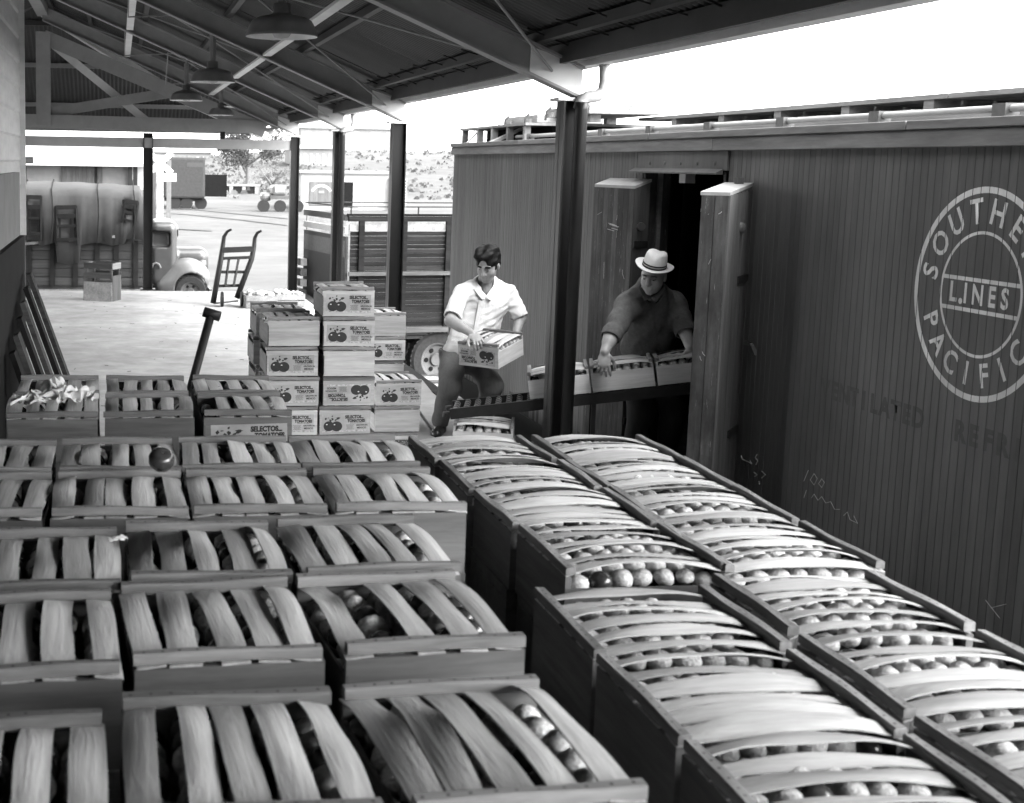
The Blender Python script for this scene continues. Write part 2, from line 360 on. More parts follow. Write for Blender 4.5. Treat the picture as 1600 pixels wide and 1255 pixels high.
# struts between the rafters (pale tone paints the light on them)
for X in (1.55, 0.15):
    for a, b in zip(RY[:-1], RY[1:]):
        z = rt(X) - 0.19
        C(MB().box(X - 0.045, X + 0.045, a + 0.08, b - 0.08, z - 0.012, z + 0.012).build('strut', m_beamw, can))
# eave: beam, gutter, small web braces, tie rods
C(MB().box(2.90, 2.94, RS0, RS1, 2.875, 3.0).build('eave_beam', m_roof, can))
C(MB().prism([(3.09, 2.865), (3.2, 2.865), (3.23, 2.95), (3.215, 2.95), (3.19, 2.88), (3.1, 2.88), (3.1, 2.97), (3.09, 2.97)], 'y', RS0, RS1).build('gutter', m_beamw, can))
y = -1.0; k = 0
while y < 22:
    C(MB().bar((2.6, y, rt(2.6) + 0.02), (2.93, y + (0.09 if k % 2 else -0.09), 2.97), 0.010, 0.010).build('eave_brace', m_iron, can)); y += 0.55; k += 1
for a, b in zip(RY[:-1], RY[1:]):
    C(MB().tube([(2.85, a + 0.02, rt(2.85) - 0.12), (1.0, (a + b) / 2, rt(1.0) - 0.05), (-0.9, b - 0.02, rt(-0.9) - 0.04)], 0.009, 6).build('tie_rod', m_beam, can))
    C(MB().tube([(2.85, b - 0.02, rt(2.85) - 0.12), (1.0, (a + b) / 2 + 0.05, rt(1.0) - 0.03), (-0.9, a + 0.02, rt(-0.9) - 0.04)], 0.009, 6).build('tie_rod', m_beam, can))
# end truss and cross beam
YT = 22.68
def P(x, y, Y=YT): return onY(x, y, Y)
def tbar(name, a, b, d, w=0.1, mat=None): return C(MB().bar(a, b, w, d, up=(0, 0, 1)).build(name, mat or m_beam, can))
zt = 2.80
tbar('truss_tie', (-5.0, YT, 2.86), (2.35, YT, 2.80), 0.22, 0.08)
tbar('truss_chord', (XR, YT + 0.02, 4.22), (2.5, YT + 0.02, 2.73), 0.24, 0.07)
tbar('king_post', (XR, YT - 0.03, 2.76), (XR, YT - 0.03, 4.3), 0.24, 0.08)
tbar('truss_web', (XR + 0.13, YT + 0.05, 2.98), (0.95, YT + 0.05, 3.36), 0.17, 0.06)
tbar('cross_beam', (-5.4, 22.5, 2.50), (2.93, 22.5, 2.49), 0.165, 0.1)
C(MB().box(1.72, 1.80, 22.5, 22.62, 2.57, 2.70).build('short_post', m_column, can))
# hipped end beyond the truss
hb = MB(); pitch = 0.076; n = int(8.7 / pitch * 6); zr = rt(XR) + PZ - 0.03; ze = 2.93; Yh = 27.0
for j in range(4):
    t = j / 3
    for i in range(n + 1):
        X = -5.6 + 8.8 * i / n
        hb.v.append((X, RS1 + 0.05 + (Yh - RS1) * t, zr + (ze - zr) * t + 0.011 * math.sin(2 * math.pi * X / pitch)))
for j in range(3):
    for i in range(n): q = j * (n + 1) + i; hb.f.append((q, q + 1, q + n + 2, q + n + 1))
# clip the end slope to the hip lines
hv, hf = [], []
for f in hb.f:
    c = [sum(hb.v[i][k] for i in f) / 4 for k in range(3)]
    t = (c[1] - RS1) / (Yh - RS1)
    if abs(c[0] - XR) < 4.4 * t + 0.9: hf.append(f)
hb.f = hf; C(hb.build('roof_sheet', m_roof, can, smooth=True))
for t in (0.12, 0.45, 0.8):
    yy = RS1 + 0.05 + (Yh - RS1) * t; zz = zr + (ze - zr) * t - 0.045
    C(MB().box(max(-5.5, XR - 4.4 * t - 0.8), min(3.1, XR + 4.4 * t + 0.8), yy - 0.03, yy + 0.03, zz - 0.05, zz + 0.03).build('purlin', m_beam if t > .2 else m_roof, can))
for sx_ in (1, -1):
    xe_ = 3.2 if sx_ > 0 else -5.6
    C(MB().add([(XR, RS1 + 0.03, zr + 0.02), (xe_, RS1 + 0.03, rt(3.2) + PZ), (xe_, Yh, rt(3.2) + PZ - 0.03)], [(0, 1, 2)]).build('roof_sheet', m_roof, can))
tbar('end_brace', onY(78, 66, 22.95), onY(228, 188, 22.95), 0.13, 0.05, m_beamw)
tbar('hip_rafter', (XR, RS1 + 0.1, zr - 0.14), (1.3, 25.2, 3.32), 0.16, 0.07, m_beamw)
tbar('hip_rafter', (1.3, 25.2, 3.32), (3.0, 26.9, 2.72), 0.16, 0.07, m_beamw)
tbar('end_eave_beam', (-5.5, 26.95, 2.83), (3.15, 26.95, 2.83), 0.14, 0.06)
for X in (-5.4,): hcol(X, 26.9, gz(X, 26.9) - 0.02, 2.66, 0.12)
# downspouts with pale elbows
for y in (8.6, 17.94):
    b = MB(); yy = y - 0.03
    b.tube([(3.17, yy - 0.10, 2.87), (3.175, yy - 0.10, 2.76), (3.17, yy - 0.10, 2.70), (3.135, yy - 0.09, 2.665), (3.07, yy - 0.08, 2.655), (3.03, yy - 0.07, 2.63), (3.02, yy - 0.075, 2.58)], [0.04, 0.038, 0.04, 0.042, 0.042, 0.042, 0.042], 12)
    C(b.build('downspout_elbow', m_palepipe, can, smooth=True))
    C(MB().tube([(3.02, yy - 0.11, 2.62), (3.02, yy - 0.11, 2.57), (3.02, yy - 0.11, 0.03)], [0.05, 0.042, 0.042], 14).build('downspout', m_column, can, smooth=True))

# ------------------------------------------------------------------ hanging lamps
def lamp(p, r, ztop, label, cable_to=None):
    t = thing('pendant_lamp', label, 'lamp', p, group='pendant lamps under the canopy')
    o = r
    pr = [(o * 0.99, -0.012), (o, 0.0), (o * 0.97, 0.05 * r), (o * 0.90, 0.24 * r), (o * 0.82, 0.38 * r), (o * 0.66, 0.47 * r), (o * 0.30, 0.55 * r), (o * 0.24, 0.60 * r), (o * 0.24, 0.84 * r), (0.001, 0.88 * r)]
    MB().lathe(pr, 32).build('shade', m_enamel, t, smooth=True)
    pi = [(o * 0.985, -0.012), (o * 0.95, 0.05 * r), (o * 0.88, 0.23 * r), (o * 0.8, 0.36 * r), (0.001, 0.45 * r)]
    MB().lathe(pi, 32).build('reflector', m_enamelw, t, smooth=True)
    MB().lathe([(0.001, -0.10 * r), (0.2 * r, -0.06 * r), (0.27 * r, 0.05 * r), (0.2 * r, 0.25 * r), (0.11 * r, 0.42 * r)], 16).build('bulb', m_hl, t, smooth=True)
    MB().tube([(0, 0, 0.8 * r), (0, 0, ztop - p[2] - 0.16)], 0.035 if r > .2 else 0.03, 8).build('stem', m_enamel, t)
    MB().tube([(0, 0, ztop - p[2] - 0.17), (0, 0, ztop - p[2] + 0.02)], 0.014, 6).build('hanger', m_beam, t)
    MB().box(-0.05, 0.05, -0.02, 0.02, 0.62 * r, 0.78 * r).build('bracket', m_iron, t)
    return t
for px, py, Y, r, lab in [(440, 55, 8.95, 0.245, 'largest nearest dark enamel pendant lamp at the top of the picture'),
                          (332, 127, 14.3, 0.245, 'second nearest dark dome pendant lamp hanging from a rafter'),
                          (291, 156, 19.6, 0.245, 'third dark dome pendant lamp hanging lowest on the left'),
                          (345, 179, 21.6, 0.21, 'smallest farthest pendant lamp beside the end truss')]:
    p = onY(px, py, Y); lamp(p, r, rt(p.x) + 0.03, lab)
    C(MB().tube([(p.x, Y, rt(p.x) + 0.02), (p.x - 0.9, Y, rt(p.x) - 0.04), (p.x - 0.9, Y - 1.0, rt(p.x - 0.9) + 0.0)], 0.009, 6).build('conduit', m_beam, can))

# ------------------------------------------------------------------ building wall at the left edge
WX = -0.6; WY = 8.42
bw_ = thing('depot_building', 'pale clapboard building corner with dark lower wall at the left edge', 'building', (WX, WY, 0))
MB().box(-4.0, -0.02, -3.2, 0, 0, 4.4).build('wall', m_siding, bw_)
MB().box(-4.0, -0.02, -18, -3.203, 0, 4.4).build('wall', m_wains, bw_)  # unseen stretch of wall, coloured dark to cut bounced light
sd_m = MB().prism([(0, 0), (0.012, 0.012), (0.004, 0.148), (0, 0.148)], 'y', -3.2, 0).mesh('siding_board')
for k in range(18):
    o = ob('siding_board', sd_m, m_siding, bw_); o.location = (-0.02, 0, 1.73 + k * 0.15)
MB().box(-0.02, 0.012, -18, 0.012, 0.0, 1.72).build('wainscot', m_wains, bw_)
MB().box(-0.10, 0.02, 0.0, 0.03, 1.72, 4.4).build('corner_board', m_siding, bw_)
bx('door_panel', M('grey_panel', 0.16, 0.7), bw_, -0.02, 0.02, -2.6, -0.5, 1.75, 2.12)
pp = onY(30, 250, WY + 0.25)
bkw = thing('fill_light_blocker', 'unseen added wall blocking sky light behind the viewer', 'wall', (1.2, -9.6, 0))  # unseen wall added to block sky light from behind
MB().box(-3.0, 1.9, -0.2, 0, 0, 3.6).build('wall', m_wains, bkw)
pipe = thing('corner_pipe', 'pale standpipe with dark foot beside the building corner', 'pipe', (pp.x, WY + 0.25, 0))
MB().tube([(0, 0, 1.75), (0, 0, 2.18)], 0.026, 10).build('upper_pipe', m_beam, pipe, smooth=True)
MB().tube([(0, 0, 0.0), (0, 0, 1.75)], 0.033, 10).build('lower_pipe', m_column, pipe, smooth=True)
MB().tube([(-0.05, 0, 2.19), (0.09, 0, 2.19)], 0.022, 8).build('elbow', m_beam, pipe, smooth=True)

# ------------------------------------------------------------------ refrigerator car
CX = 3.8; CY0, CY1 = 2.62, 14.74; DY0, DY1 = 7.97, 9.28
ZB, ZT = -0.12, 2.32
car = thing('refrigerator_car', 'wooden refrigerator car with round painted emblem and open side doors', 'rail car', (CX, 8.68, -1.1))
def K(o): o.location = Vector(o.location) - Vector((CX, 8.68, -1.1)); return o
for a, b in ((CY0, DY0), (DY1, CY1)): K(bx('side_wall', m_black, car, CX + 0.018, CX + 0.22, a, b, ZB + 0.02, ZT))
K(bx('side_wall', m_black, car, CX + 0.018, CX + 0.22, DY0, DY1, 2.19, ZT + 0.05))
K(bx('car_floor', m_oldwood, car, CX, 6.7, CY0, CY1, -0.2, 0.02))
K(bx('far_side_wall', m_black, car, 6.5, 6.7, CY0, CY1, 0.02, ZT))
for a in (CY0, CY1 - 0.1): K(bx('end_wall', m_carside, car, CX + 0.23, 6.49, a, a + 0.1, 0.02, ZT + 0.1))
K(MB().prism([(CX - 0.02, 2.36), (CX - 0.02, 2.44), (5.25, 2.535), (6.72, 2.44), (6.72, 2.36)], 'y', CY0 - 0.05, CY1 + 0.05).build('car_roof', m_cartrim, car))
K(bx('side_sill', m_iron, car, CX - 0.01, CX + 0.2, CY0, CY1, -0.36, -0.125))
K(bx('centre_sill', m_iron, car, 4.9, 5.5, CY0, CY1, -0.6, -0.2))
# sheathing boards, one by one
BWD = 0.057
bm_ = MB().prism([(0.001, 0.0025), (0.003, 0.0), (BWD - 0.003, 0.0), (BWD - 0.001, 0.0025), (BWD - 0.001, 0.018), (0.001, 0.018)], 'z', ZB, ZT).mesh('sheathing_board')
bm2_ = MB().prism([(0.001, 0.0025), (0.003, 0.0), (BWD - 0.003, 0.0), (BWD - 0.001, 0.0025), (BWD - 0.001, 0.018), (0.001, 0.018)], 'z', 2.195, ZT).mesh('sheathing_board')
for me in (bm_, bm2_):
    for v in me.vertices: v.co = Vector((v.co.y, v.co.x, v.co.z))
    bmq = bmesh.new(); bmq.from_mesh(me); bmesh.ops.recalc_face_normals(bmq, faces=bmq.faces); bmq.to_mesh(me); bmq.free()
grooves = []
y = CY0
while y < CY1 - 0.01:
    mid = y + BWD / 2
    if not (DY0 - 0.03 < mid < DY1 + 0.03):
        K(ob('sheathing_board', bm_, m_carside, car)).location += Vector((CX + jitter(0.0008), y, jitter(0.001)))
    grooves.append(y); y += BWD
# top fascia (two boards with joints), door header plate
K(bx('fascia_board', m_cartrim, car, CX - 0.035, CX, CY0 - 0.02, 8.1, ZT - 0.005, ZT + 0.075, 0.004))
K(bx('fascia_board', m_cartrim, car, CX - 0.035, CX, 8.105, CY1 + 0.03, ZT - 0.005, ZT + 0.075, 0.004))
for a, b in ((CY0 - 0.02, 6.0), (6.006, 9.1), (9.106, 12.2), (12.206, CY1 + 0.03)):
    K(bx('roof_edge_board', m_cartrim, car, CX - 0.05 + jitter(0.004), CX, a, b, ZT + 0.079, ZT + 0.122, 0.004))
K(bx('door_header', m_carside, car, CX - 0.014, CX + 0.0, DY0 - 0.05, DY1 + 0.06, 2.19, ZT - 0.008))
K(MB().prism([(CX - 0.065, 2.165), (CX - 0.065, 2.175), (CX - 0.015, 2.20), (CX - 0.015, 2.165)], 'y', DY0 + 0.0, DY1 + 0.12).build('drip_rail', m_carside, car))
bolt = MB().lathe([(0.001, -0.008), (0.012, -0.006), (0.014, 0.0)], 8, axis='x').mesh('bolt')
for k in range(5):
    for zz in (2.235,):
        o = K(ob('bolt', bolt, m_carside, car)); o.location += Vector((CX - 0.014, DY0 + 0.12 + k * 0.26, zz))
K(bx('jamb', m_door, car, CX + 0.005, CX + 0.2, DY1 - 0.03, DY1 - 0.002, 0.02, 2.185)); K(bx('jamb', m_door, car, CX + 0.005, CX + 0.2, DY0 + 0.002, DY0 + 0.03, 0.02, 2.185))
K(bx('jamb_strip', m_cartrim, car, CX + 0.10, CX + 0.13, DY1 - 0.06, DY1 - 0.031, 0.02, 2.18))
K(bx('latch_block', m_beam, car, CX + 0.03, CX + 0.1, 8.62, 8.72, 2.10, 2.163))
lk = MB()
for k in range(9): lk.lathe([(0.001, 0), (0.011, 0.006), (0.013, 0.013), (0.006, 0.02), (0.001, 0.024)], 8, origin=(CX + 0.02, DY1 - 0.06, 1.86 + k * 0.026))
K(lk.build('door_chain', m_rust, car, smooth=True))
# the two doors
def leaf(A, B, th, side, name, lab):
    """slab from A to B in plan, thickness th to the given side; sloped tin cap"""
    A, B = Vector((A[0], A[1], 0)), Vector((B[0], B[1], 0)); d = (B - A).normalized(); nrm = Vector((-d.y, d.x, 0)) * side; Lg = (B - A).length
    def pl(u, v): return A + d * u + nrm * v
    root = MB(); q = [pl(0, 0), pl(Lg, 0), pl(Lg, th), pl(0, th)]
    z0, z1 = 0.05, 2.06
    root.add([(p.x, p.y, z0) for p in q] + [(p.x, p.y, z1 + (0.0 if i in (0, 1) else 0.05)) for i, p in enumerate(q)], [(0, 1, 2, 3), (4, 5, 6, 7), (0, 1, 5, 4), (1, 2, 6, 5), (2, 3, 7, 6), (3, 0, 4, 7)])
    o = K(root.build('door', m_doorout, car)); o['label'] = lab
    # tin cap, boards of the lining, edge strips, hardware: sub-parts
    e = 0.006; q = [pl(-e, -e), pl(Lg + e, -e), pl(Lg + e, th + e), pl(-e, th + e)]
    cap = MB().add([(p.x, p.y, z1 - 0.010 + (0 if i < 2 else 0.05)) for i, p in enumerate(q)] + [(p.x, p.y, z1 + 0.010 + (0.0 if i < 2 else 0.05)) for i, p in enumerate(q)], [(0, 1, 2, 3), (4, 5, 6, 7), (0, 1, 5, 4), (1, 2, 6, 5), (2, 3, 7, 6), (3, 0, 4, 7)])
    cap.build('cap', m_tin, o)
    n = max(2, int(round(Lg / 0.085)))
    for i in range(n):
        u0, u1 = Lg * i / n + 0.002, Lg * (i + 1) / n - 0.002
        q = [pl(u0, -0.008), pl(u1, -0.008), pl(u1, 0.001), pl(u0, 0.001)]
        MB().add([(p.x, p.y, z0) for p in q] + [(p.x, p.y, z1 - 0.012) for p in q], [(0, 1, 2, 3), (4, 5, 6, 7), (0, 1, 5, 4), (1, 2, 6, 5), (2, 3, 7, 6), (3, 0, 4, 7)]).build('lining_board', m_door, o)
    return o, pl, Lg
lo, pl, Lg = leaf((3.70, 9.16), (3.64, 9.80), 0.115, -1, 'door', 'left door leaf folded back against the car, scratched lining')
MB().tube([pl(-0.006, 0.05) + Vector((0, 0, 1.78)), pl(-0.03, 0.05) + Vector((0, 0, 1.78))], 0.03, 10).build('hasp_ring', m_steel, lo)
for zz in (0.35, 1.05, 1.65): MB().bar(pl(-0.008, 0.0) + Vector((0, 0, zz)), pl(-0.008, 0.11) + Vector((0, 0, zz)), 0.02, 0.05).build('hinge', m_iron, lo)
ro, pl, Lg = leaf((3.325, 7.25), (3.445, 7.155), 0.57, 1, 'door', 'right door leaf standing open, white scratches on its edge')
for i in range(6):
    v0, v1 = 0.57 * i / 6 + 0.002, 0.57 * (i + 1) / 6 - 0.002
    q = [pl(Lg + 0.007, v0), pl(Lg + 0.007, v1), pl(Lg - 0.001, v1), pl(Lg - 0.001, v0)]
    MB().add([(p.x, p.y, 0.05) for p in q] + [(p.x, p.y, 2.055 + 0.04 * v0) for p in q], [(0, 1, 2, 3), (4, 5, 6, 7), (0, 1, 5, 4), (1, 2, 6, 5), (2, 3, 7, 6), (3, 0, 4, 7)]).build('face_board', m_doorout, ro)
MB().lathe([(0.001, 0), (0.03, 0.0), (0.034, 0.012), (0.02, 0.02), (0.001, 0.022)], 12).build('hasp_ring', m_rust, ro, smooth=True).matrix_local = Matrix.Translation(pl(Lg + 0.006, 0.3) + Vector((0, 0, 1.86))) @ Matrix.Rotation(math.radians(90), 4, 'X')
for zz in (0.62, 1.55): MB().bar(pl(Lg + 0.012, 0.3) + Vector((0, 0, zz)), pl(Lg + 0.012, 0.58) + Vector((0, 0, zz)), 0.012, 0.045).build('hinge_strap', m_iron, ro)
MB().box(-0.02, 0.02, -0.02, 0.02, 0, 0.07).build('top_pin', m_rust, ro).location = pl(Lg * 0.6, 0.5) + Vector((0, 0, 2.08))
# door latch bracket on the wall beside the door
K(MB().bar((CX - 0.03, 7.5, 1.16), (CX - 0.03, 7.42, 1.16), 0.02, 0.02).bar((CX - 0.03, 7.42, 1.16), (CX, 7.42, 1.10), 0.02, 0.02).build('door_hook', m_steel, car))

# ---- painted emblem: rings, bars and letters, broken at the board joints
EY, EZ, ER = 5.42, 1.663, 0.478
def paint(name, mb_or_me, mat, lift=0.0012, label=None):
    me = mb_or_me.mesh() if isinstance(mb_or_me, MB) else mb_or_me
    bm = bmesh.new(); bm.from_mesh(me)
    ymin = min(v.co.y for v in bm.verts); ymax = max(v.co.y for v in bm.verts)
    for gv in grooves:
        if ymin < gv < ymax:
            for e in (-0.0021, 0.0021):
                bmesh.ops.bisect_plane(bm, geom=bm.verts[:] + bm.edges[:] + bm.faces[:], plane_co=(0, gv + e, 0), plane_no=(0, 1, 0))
    dead = [f for f in bm.faces if any(abs(f.calc_center_median().y - gv) < 0.0020 for gv in grooves)]
    bmesh.ops.delete(bm, geom=dead, context='FACES')
    for f in bm.faces:
        if f.normal.x > 0: f.normal_flip()
    bm.to_mesh(me); bm.free()
    o = K(ob(name, me, mat, car)); o.location.x += CX - lift
    if label: o['label'] = label
    return o
def ring(r0, r1, n=96):
    b = MB()
    for k in range(n):
        a = 2 * math.pi * k / n; b.v += [(0, EY - r0 * math.cos(a), EZ + r0 * math.sin(a)), (0, EY - r1 * math.cos(a), EZ + r1 * math.sin(a))]
    b.f = [(2 * k, 2 * k + 1, (2 * k + 3) % (2 * n), (2 * k + 2) % (2 * n)) for k in range(n)]
    return b
paint('emblem_ring', ring(ER - 0.028, ER), m_emblem, label='outer white ring of the round emblem')
paint('emblem_ring', ring(0.268, 0.282), m_emblem)
hw = math.sqrt(0.27 ** 2 - 0.066 ** 2)
for zz in (1.726, 1.588):
    paint('emblem_bar', MB().add([(0, EY - hw, zz - 0.009), (0, EY + hw, zz - 0.009), (0, EY + hw, zz + 0.009), (0, EY - hw, zz + 0.009)], [(0, 1, 2, 3)]), m_emblem)
def place_text(txt, size, off, yc, zc, ang=0.0, sx=1.0):
    me = text_mesh(txt, size, off)
    c, s_ = math.cos(ang), math.sin(ang)
    for v in me.vertices:
        x, z = v.co.x * sx, v.co.y
        v.co = Vector((0, yc - (x * c - z * s_), zc + x * s_ + z * c))
    me.update(); return me
def letter(ch, a_deg, r, size, bottom=False):
    a = math.radians(a_deg); yc = EY - r * math.cos(a); zc = EZ + r * math.sin(a)
    paint('emblem_letter', place_text(ch, size, 0.003, yc, zc, (a - math.pi / 2) if not bottom else (a + math.pi / 2), 0.92), m_emblem)
for i, ch in enumerate('SOUTHERN'): letter(ch, 168 - 22.6 * i, 0.366, 0.158)
for i, ch in enumerate('PACIFIC'): letter(ch, 204 + 19.6 * i, 0.366, 0.15, True)
for i, ch in enumerate('LINES'): paint('emblem_letter', place_text(ch, 0.125, 0.004, EY + 0.185 - [0, 0.088, 0.172, 0.268, 0.355][i], 1.657, 0, 0.86), m_emblem)
paint('emblem_letter', place_text('.', 0.13, 0.006, EY + 0.128, 1.655), m_emblem)
for txt, y0, w in (('VENTILATED', 6.62, 0.105), ('REFRIGERATOR', 5.47, 0.11)):
    for i, ch in enumerate(txt):
        if y0 - i * w * 0.9 > 4.9: paint('car_letter', place_text(ch, 0.13, 0.006, y0 - i * w * 0.88, 1.03 - 0.0 * i), m_darkletter)
# chalk marks on the sheathing
def chalk(pts, r=0.0028):
    K(MB().tube([onX(x, y, CX - 0.002) for x, y in pts], r, 4).build('chalk_mark', m_chalk, car))
def scratch(pts, plane, r=0.0025):
    K(MB().tube([plane(x, y) for x, y in pts], r, 4).build('chalk_mark', m_chalk, car))
lp_ = lambda x, y: onX(x, y, 3.70 - 0.094 * (onX(x, y, 3.67).y - 9.16) - 0.012)
r_s = random.Random(4)
for k in range(8):
    x0, y0_ = r_s.uniform(928, 980), r_s.choice((r_s.uniform(320, 430), r_s.uniform(410, 540))); d0, d1 = r_s.uniform(-9, 9), r_s.uniform(4, 26)
    if 926 < x0 + d0 < 980: scratch([(x0, y0_), (x0 + d0 * 0.5 + r_s.uniform(-2, 2), y0_ + d1 * 0.5), (x0 + d0, y0_ + d1)], lp_, r_s.uniform(0.0006, 0.0016))
for k in range(7):
    y0_ = 352 + r_s.uniform(-4, 7); x0 = 948 + r_s.uniform(0, 12); scratch([(x0, y0_), (x0 + 7, y0_ + 2), (x0 + 10, y0_ + 3)], lp_, 0.0022)
pr_ = lambda x, y: onY(x, y, 7.25 - (0.095 / 0.12) * (onY(x, y, 7.2).x - 3.325) - 0.016)
for k in range(7):
    x0, y0_ = r_s.uniform(1092, 1128), r_s.choice((r_s.uniform(305, 350), r_s.uniform(380, 440), r_s.uniform(480, 560))); d0, d1 = r_s.uniform(-7, 7), r_s.uniform(3, 16)
    if 1090 < x0 + d0 < 1130: scratch([(x0, y0_), (x0 + d0 * 0.5 + r_s.uniform(-2, 2), y0_ + d1 * 0.5), (x0 + d0, y0_ + d1)], pr_, r_s.uniform(0.0006, 0.002))
chalk([(1158, 712), (1160, 718), (1170, 722), (1175, 725), (1172, 720)]); chalk([(1183, 710), (1180, 715), (1184, 720), (1181, 726)])
chalk([(1178, 738), (1183, 742), (1179, 745)]); chalk([(1190, 736), (1196, 742), (1190, 747)]); chalk([(1186, 752), (1187, 757)])
chalk([(1263, 735), (1256, 752)], 0.0018); chalk([(1272, 740), (1266, 750), (1272, 758), (1277, 748), (1272, 740)], 0.0018); chalk([(1284, 748), (1279, 756), (1284, 762), (1288, 754), (1284, 748)], 0.0018)
chalk([(1260, 766), (1256, 778)], 0.0015); chalk([(1268, 778), (1272, 772), (1278, 782), (1284, 776), (1290, 786), (1298, 784), (1304, 796), (1312, 796)], 0.0015); chalk([(1318, 806), (1324, 800), (1328, 812), (1340, 818), (1334, 806)], 0.0015)
chalk([(1540, 938), (1562, 966)], 0.0015); chalk([(1548, 950), (1572, 944)], 0.0015)

# ---- roof: running board on saddles, roof-edge pipe, hatches
RBX0, RBX1 = 4.88, 5.5
for j in range(3):
    xa = RBX0 + j * 0.21
    for a, b in ((CY0 + 0.1, 7.4), (7.41, 12.1)): K(bx('running_board', m_cartrim, car, xa, xa + 0.2, a, b, 2.635, 2.665))
K(bx('roof_ridge', m_doorout, car, RBX1 + 0.01, RBX1 + 0.06, CY0 + 0.1, 12.1, 2.51, 2.634))
y = CY0 + 0.3
while y < 12.1:
    K(bx('running_board_saddle', m_cartrim, car, RBX0 + 0.02, RBX1, y, y + 0.1, 2.515, 2.634)); y += 0.93
K(bx('roof_walk_edge', m_cartrim, car, 4.35, 4.38, CY0 + 0.1, 12.1, 2.47, 2.535))
for k in range(9): K(bx('roof_cleat', m_greywood, car, 4.6, 4.75, CY0 + 0.5 + k * 1.05, CY0 + 0.75 + k * 1.05, 2.49, 2.56))
K(MB().tube([(CX + 0.12, CY0 + 0.2, 2.485), (CX + 0.12, 12.8, 2.485)], 0.017, 8).build('roof_pipe', m_beam, car, smooth=True))
K(MB().tube([(CX + 0.28, CY0 + 0.2, 2.49), (CX + 0.30, 12.4, 2.50)], 0.012, 8).build('roof_pipe', m_beam, car, smooth=True))
y = CY0 + 0.9
while y < 12.8:
    K(bx('pipe_clip', m_rust, car, CX + 0.085, CX + 0.155, y, y + 0.09, 2.44, 2.508)); y += 0.98
# ice hatch frames and lids at the far end
K(bx('hatch_platform', m_cartrim, car, CX + 0.05, 6.5, 12.3, CY1, 2.585, 2.61))
for yy in (12.35, 12.9, 13.45, 14.0, 14.62): K(bx('hatch_post', m_tin if yy in (13.45, 14.0) else m_cartrim, car, CX + 0.06, CX + 0.12, yy, yy + 0.06, 2.44, 2.584))
K(MB().prism([(CX - 0.045, 2.40), (CX - 0.045, 2.44), (CX + 0.3, 2.60), (CX + 0.3, 2.575)], 'y', 13.1, 13.22).build('hatch_strap', m_tin, car))
K(MB().prism([(CX - 0.045, 2.42), (CX - 0.045, 2.44), (CX + 0.1, 2.60), (CX + 0.1, 2.575)], 'y', 14.05, 14.1).build('hatch_strap', m_tin, car))
K(bx('hatch_back', m_black, car, CX + 0.35, CX + 0.4, 12.4, CY1 - 0.05, 2.45, 2.583))
for a, b, zz in ((13.2, 14.3, 2.64), (11.7, 12.9, 2.68)):
    lid = K(bx('hatch_lid', m_cartrim, car, 4.25, 4.95, a, b, zz, zz + 0.085, 0.006))
    lg = MB()
    for q in (0.15, b - a - 0.25): lg.bar((4.24, a + q, zz + 0.02), (4.24, a + q + 0.12, zz + 0.02), 0.03, 0.05).tube([(4.22, a + q, zz + 0.1), (4.2, a + q + 0.1, zz + 0.06), (4.22, a + q + 0.2, zz - 0.02)], 0.013, 6)
    lg.build('lid_hardware', m_tin, lid)
    K(bx('lid_prop', m_cartrim, car, 4.3, 4.4, a + 0.1, a + 0.2, 2.611, zz))
    K(bx('lid_prop', m_cartrim, car, 4.8, 4.9, b - 0.2, b - 0.1, 2.611, zz))
K(MB().lathe([(0.001, 0), (0.11, 0), (0.11, 0.05), (0.001, 0.05)], 20, origin=(4.55, 13.15, 2.755), axis='y').build('brake_wheel', m_rust, car))
# wheel sets so the car stands on its rails
for Y in (4.2, 13.2):
    for dy in (-0.8, 0.8):
        w = MB()
        for X in (4.48, 5.92): w.lathe([(0.001, X - 0.06), (0.42, X - 0.06), (0.42, X + 0.06), (0.001, X + 0.06)], 20, origin=(0, Y + dy, -0.68), axis='x')
        w.tube([(4.3, Y + dy, -0.68), (6.1, Y + dy, -0.68)], 0.06, 8)
        K(w.build('wheel_set', m_rust, car))
    K(bx('truck_frame', m_iron, car, 4.25, 6.15, Y - 1.1, Y + 1.1, -0.55, -0.4))

# ---- plate bridging the dock and the car
brp = thing('bridge_plate', 'flat wooden bridge plate between dock and car under the conveyor', 'plate', (3.0, 8.6, 0))
for k in range(5):
    y0 = 8.02 + k * 0.17
    MB().bar((3.10 - 3.0, y0 + 0.08 - 8.6, 0.032), (4.1 - 3.0, y0 + 0.08 - 8.6, 0.042), 0.165, 0.03).build('plank', m_greywood, brp)
# angle-iron rails lying along the dock edge
for k, (a, b) in enumerate([((2.80, 8.3), (2.72, 5.6)), ((3.02, 11.9), (3.05, 9.2))]):
    o = MB().bar((a[0], a[1], 0.06), (b[0], b[1], 0.06), 0.05, 0.12).build('steel_rail', m_rust)
    tag(o, ['dark steel rail lying on the dock beside the black column', 'dark steel rail lying behind the lifting man and conveyor'][k], 'rail')
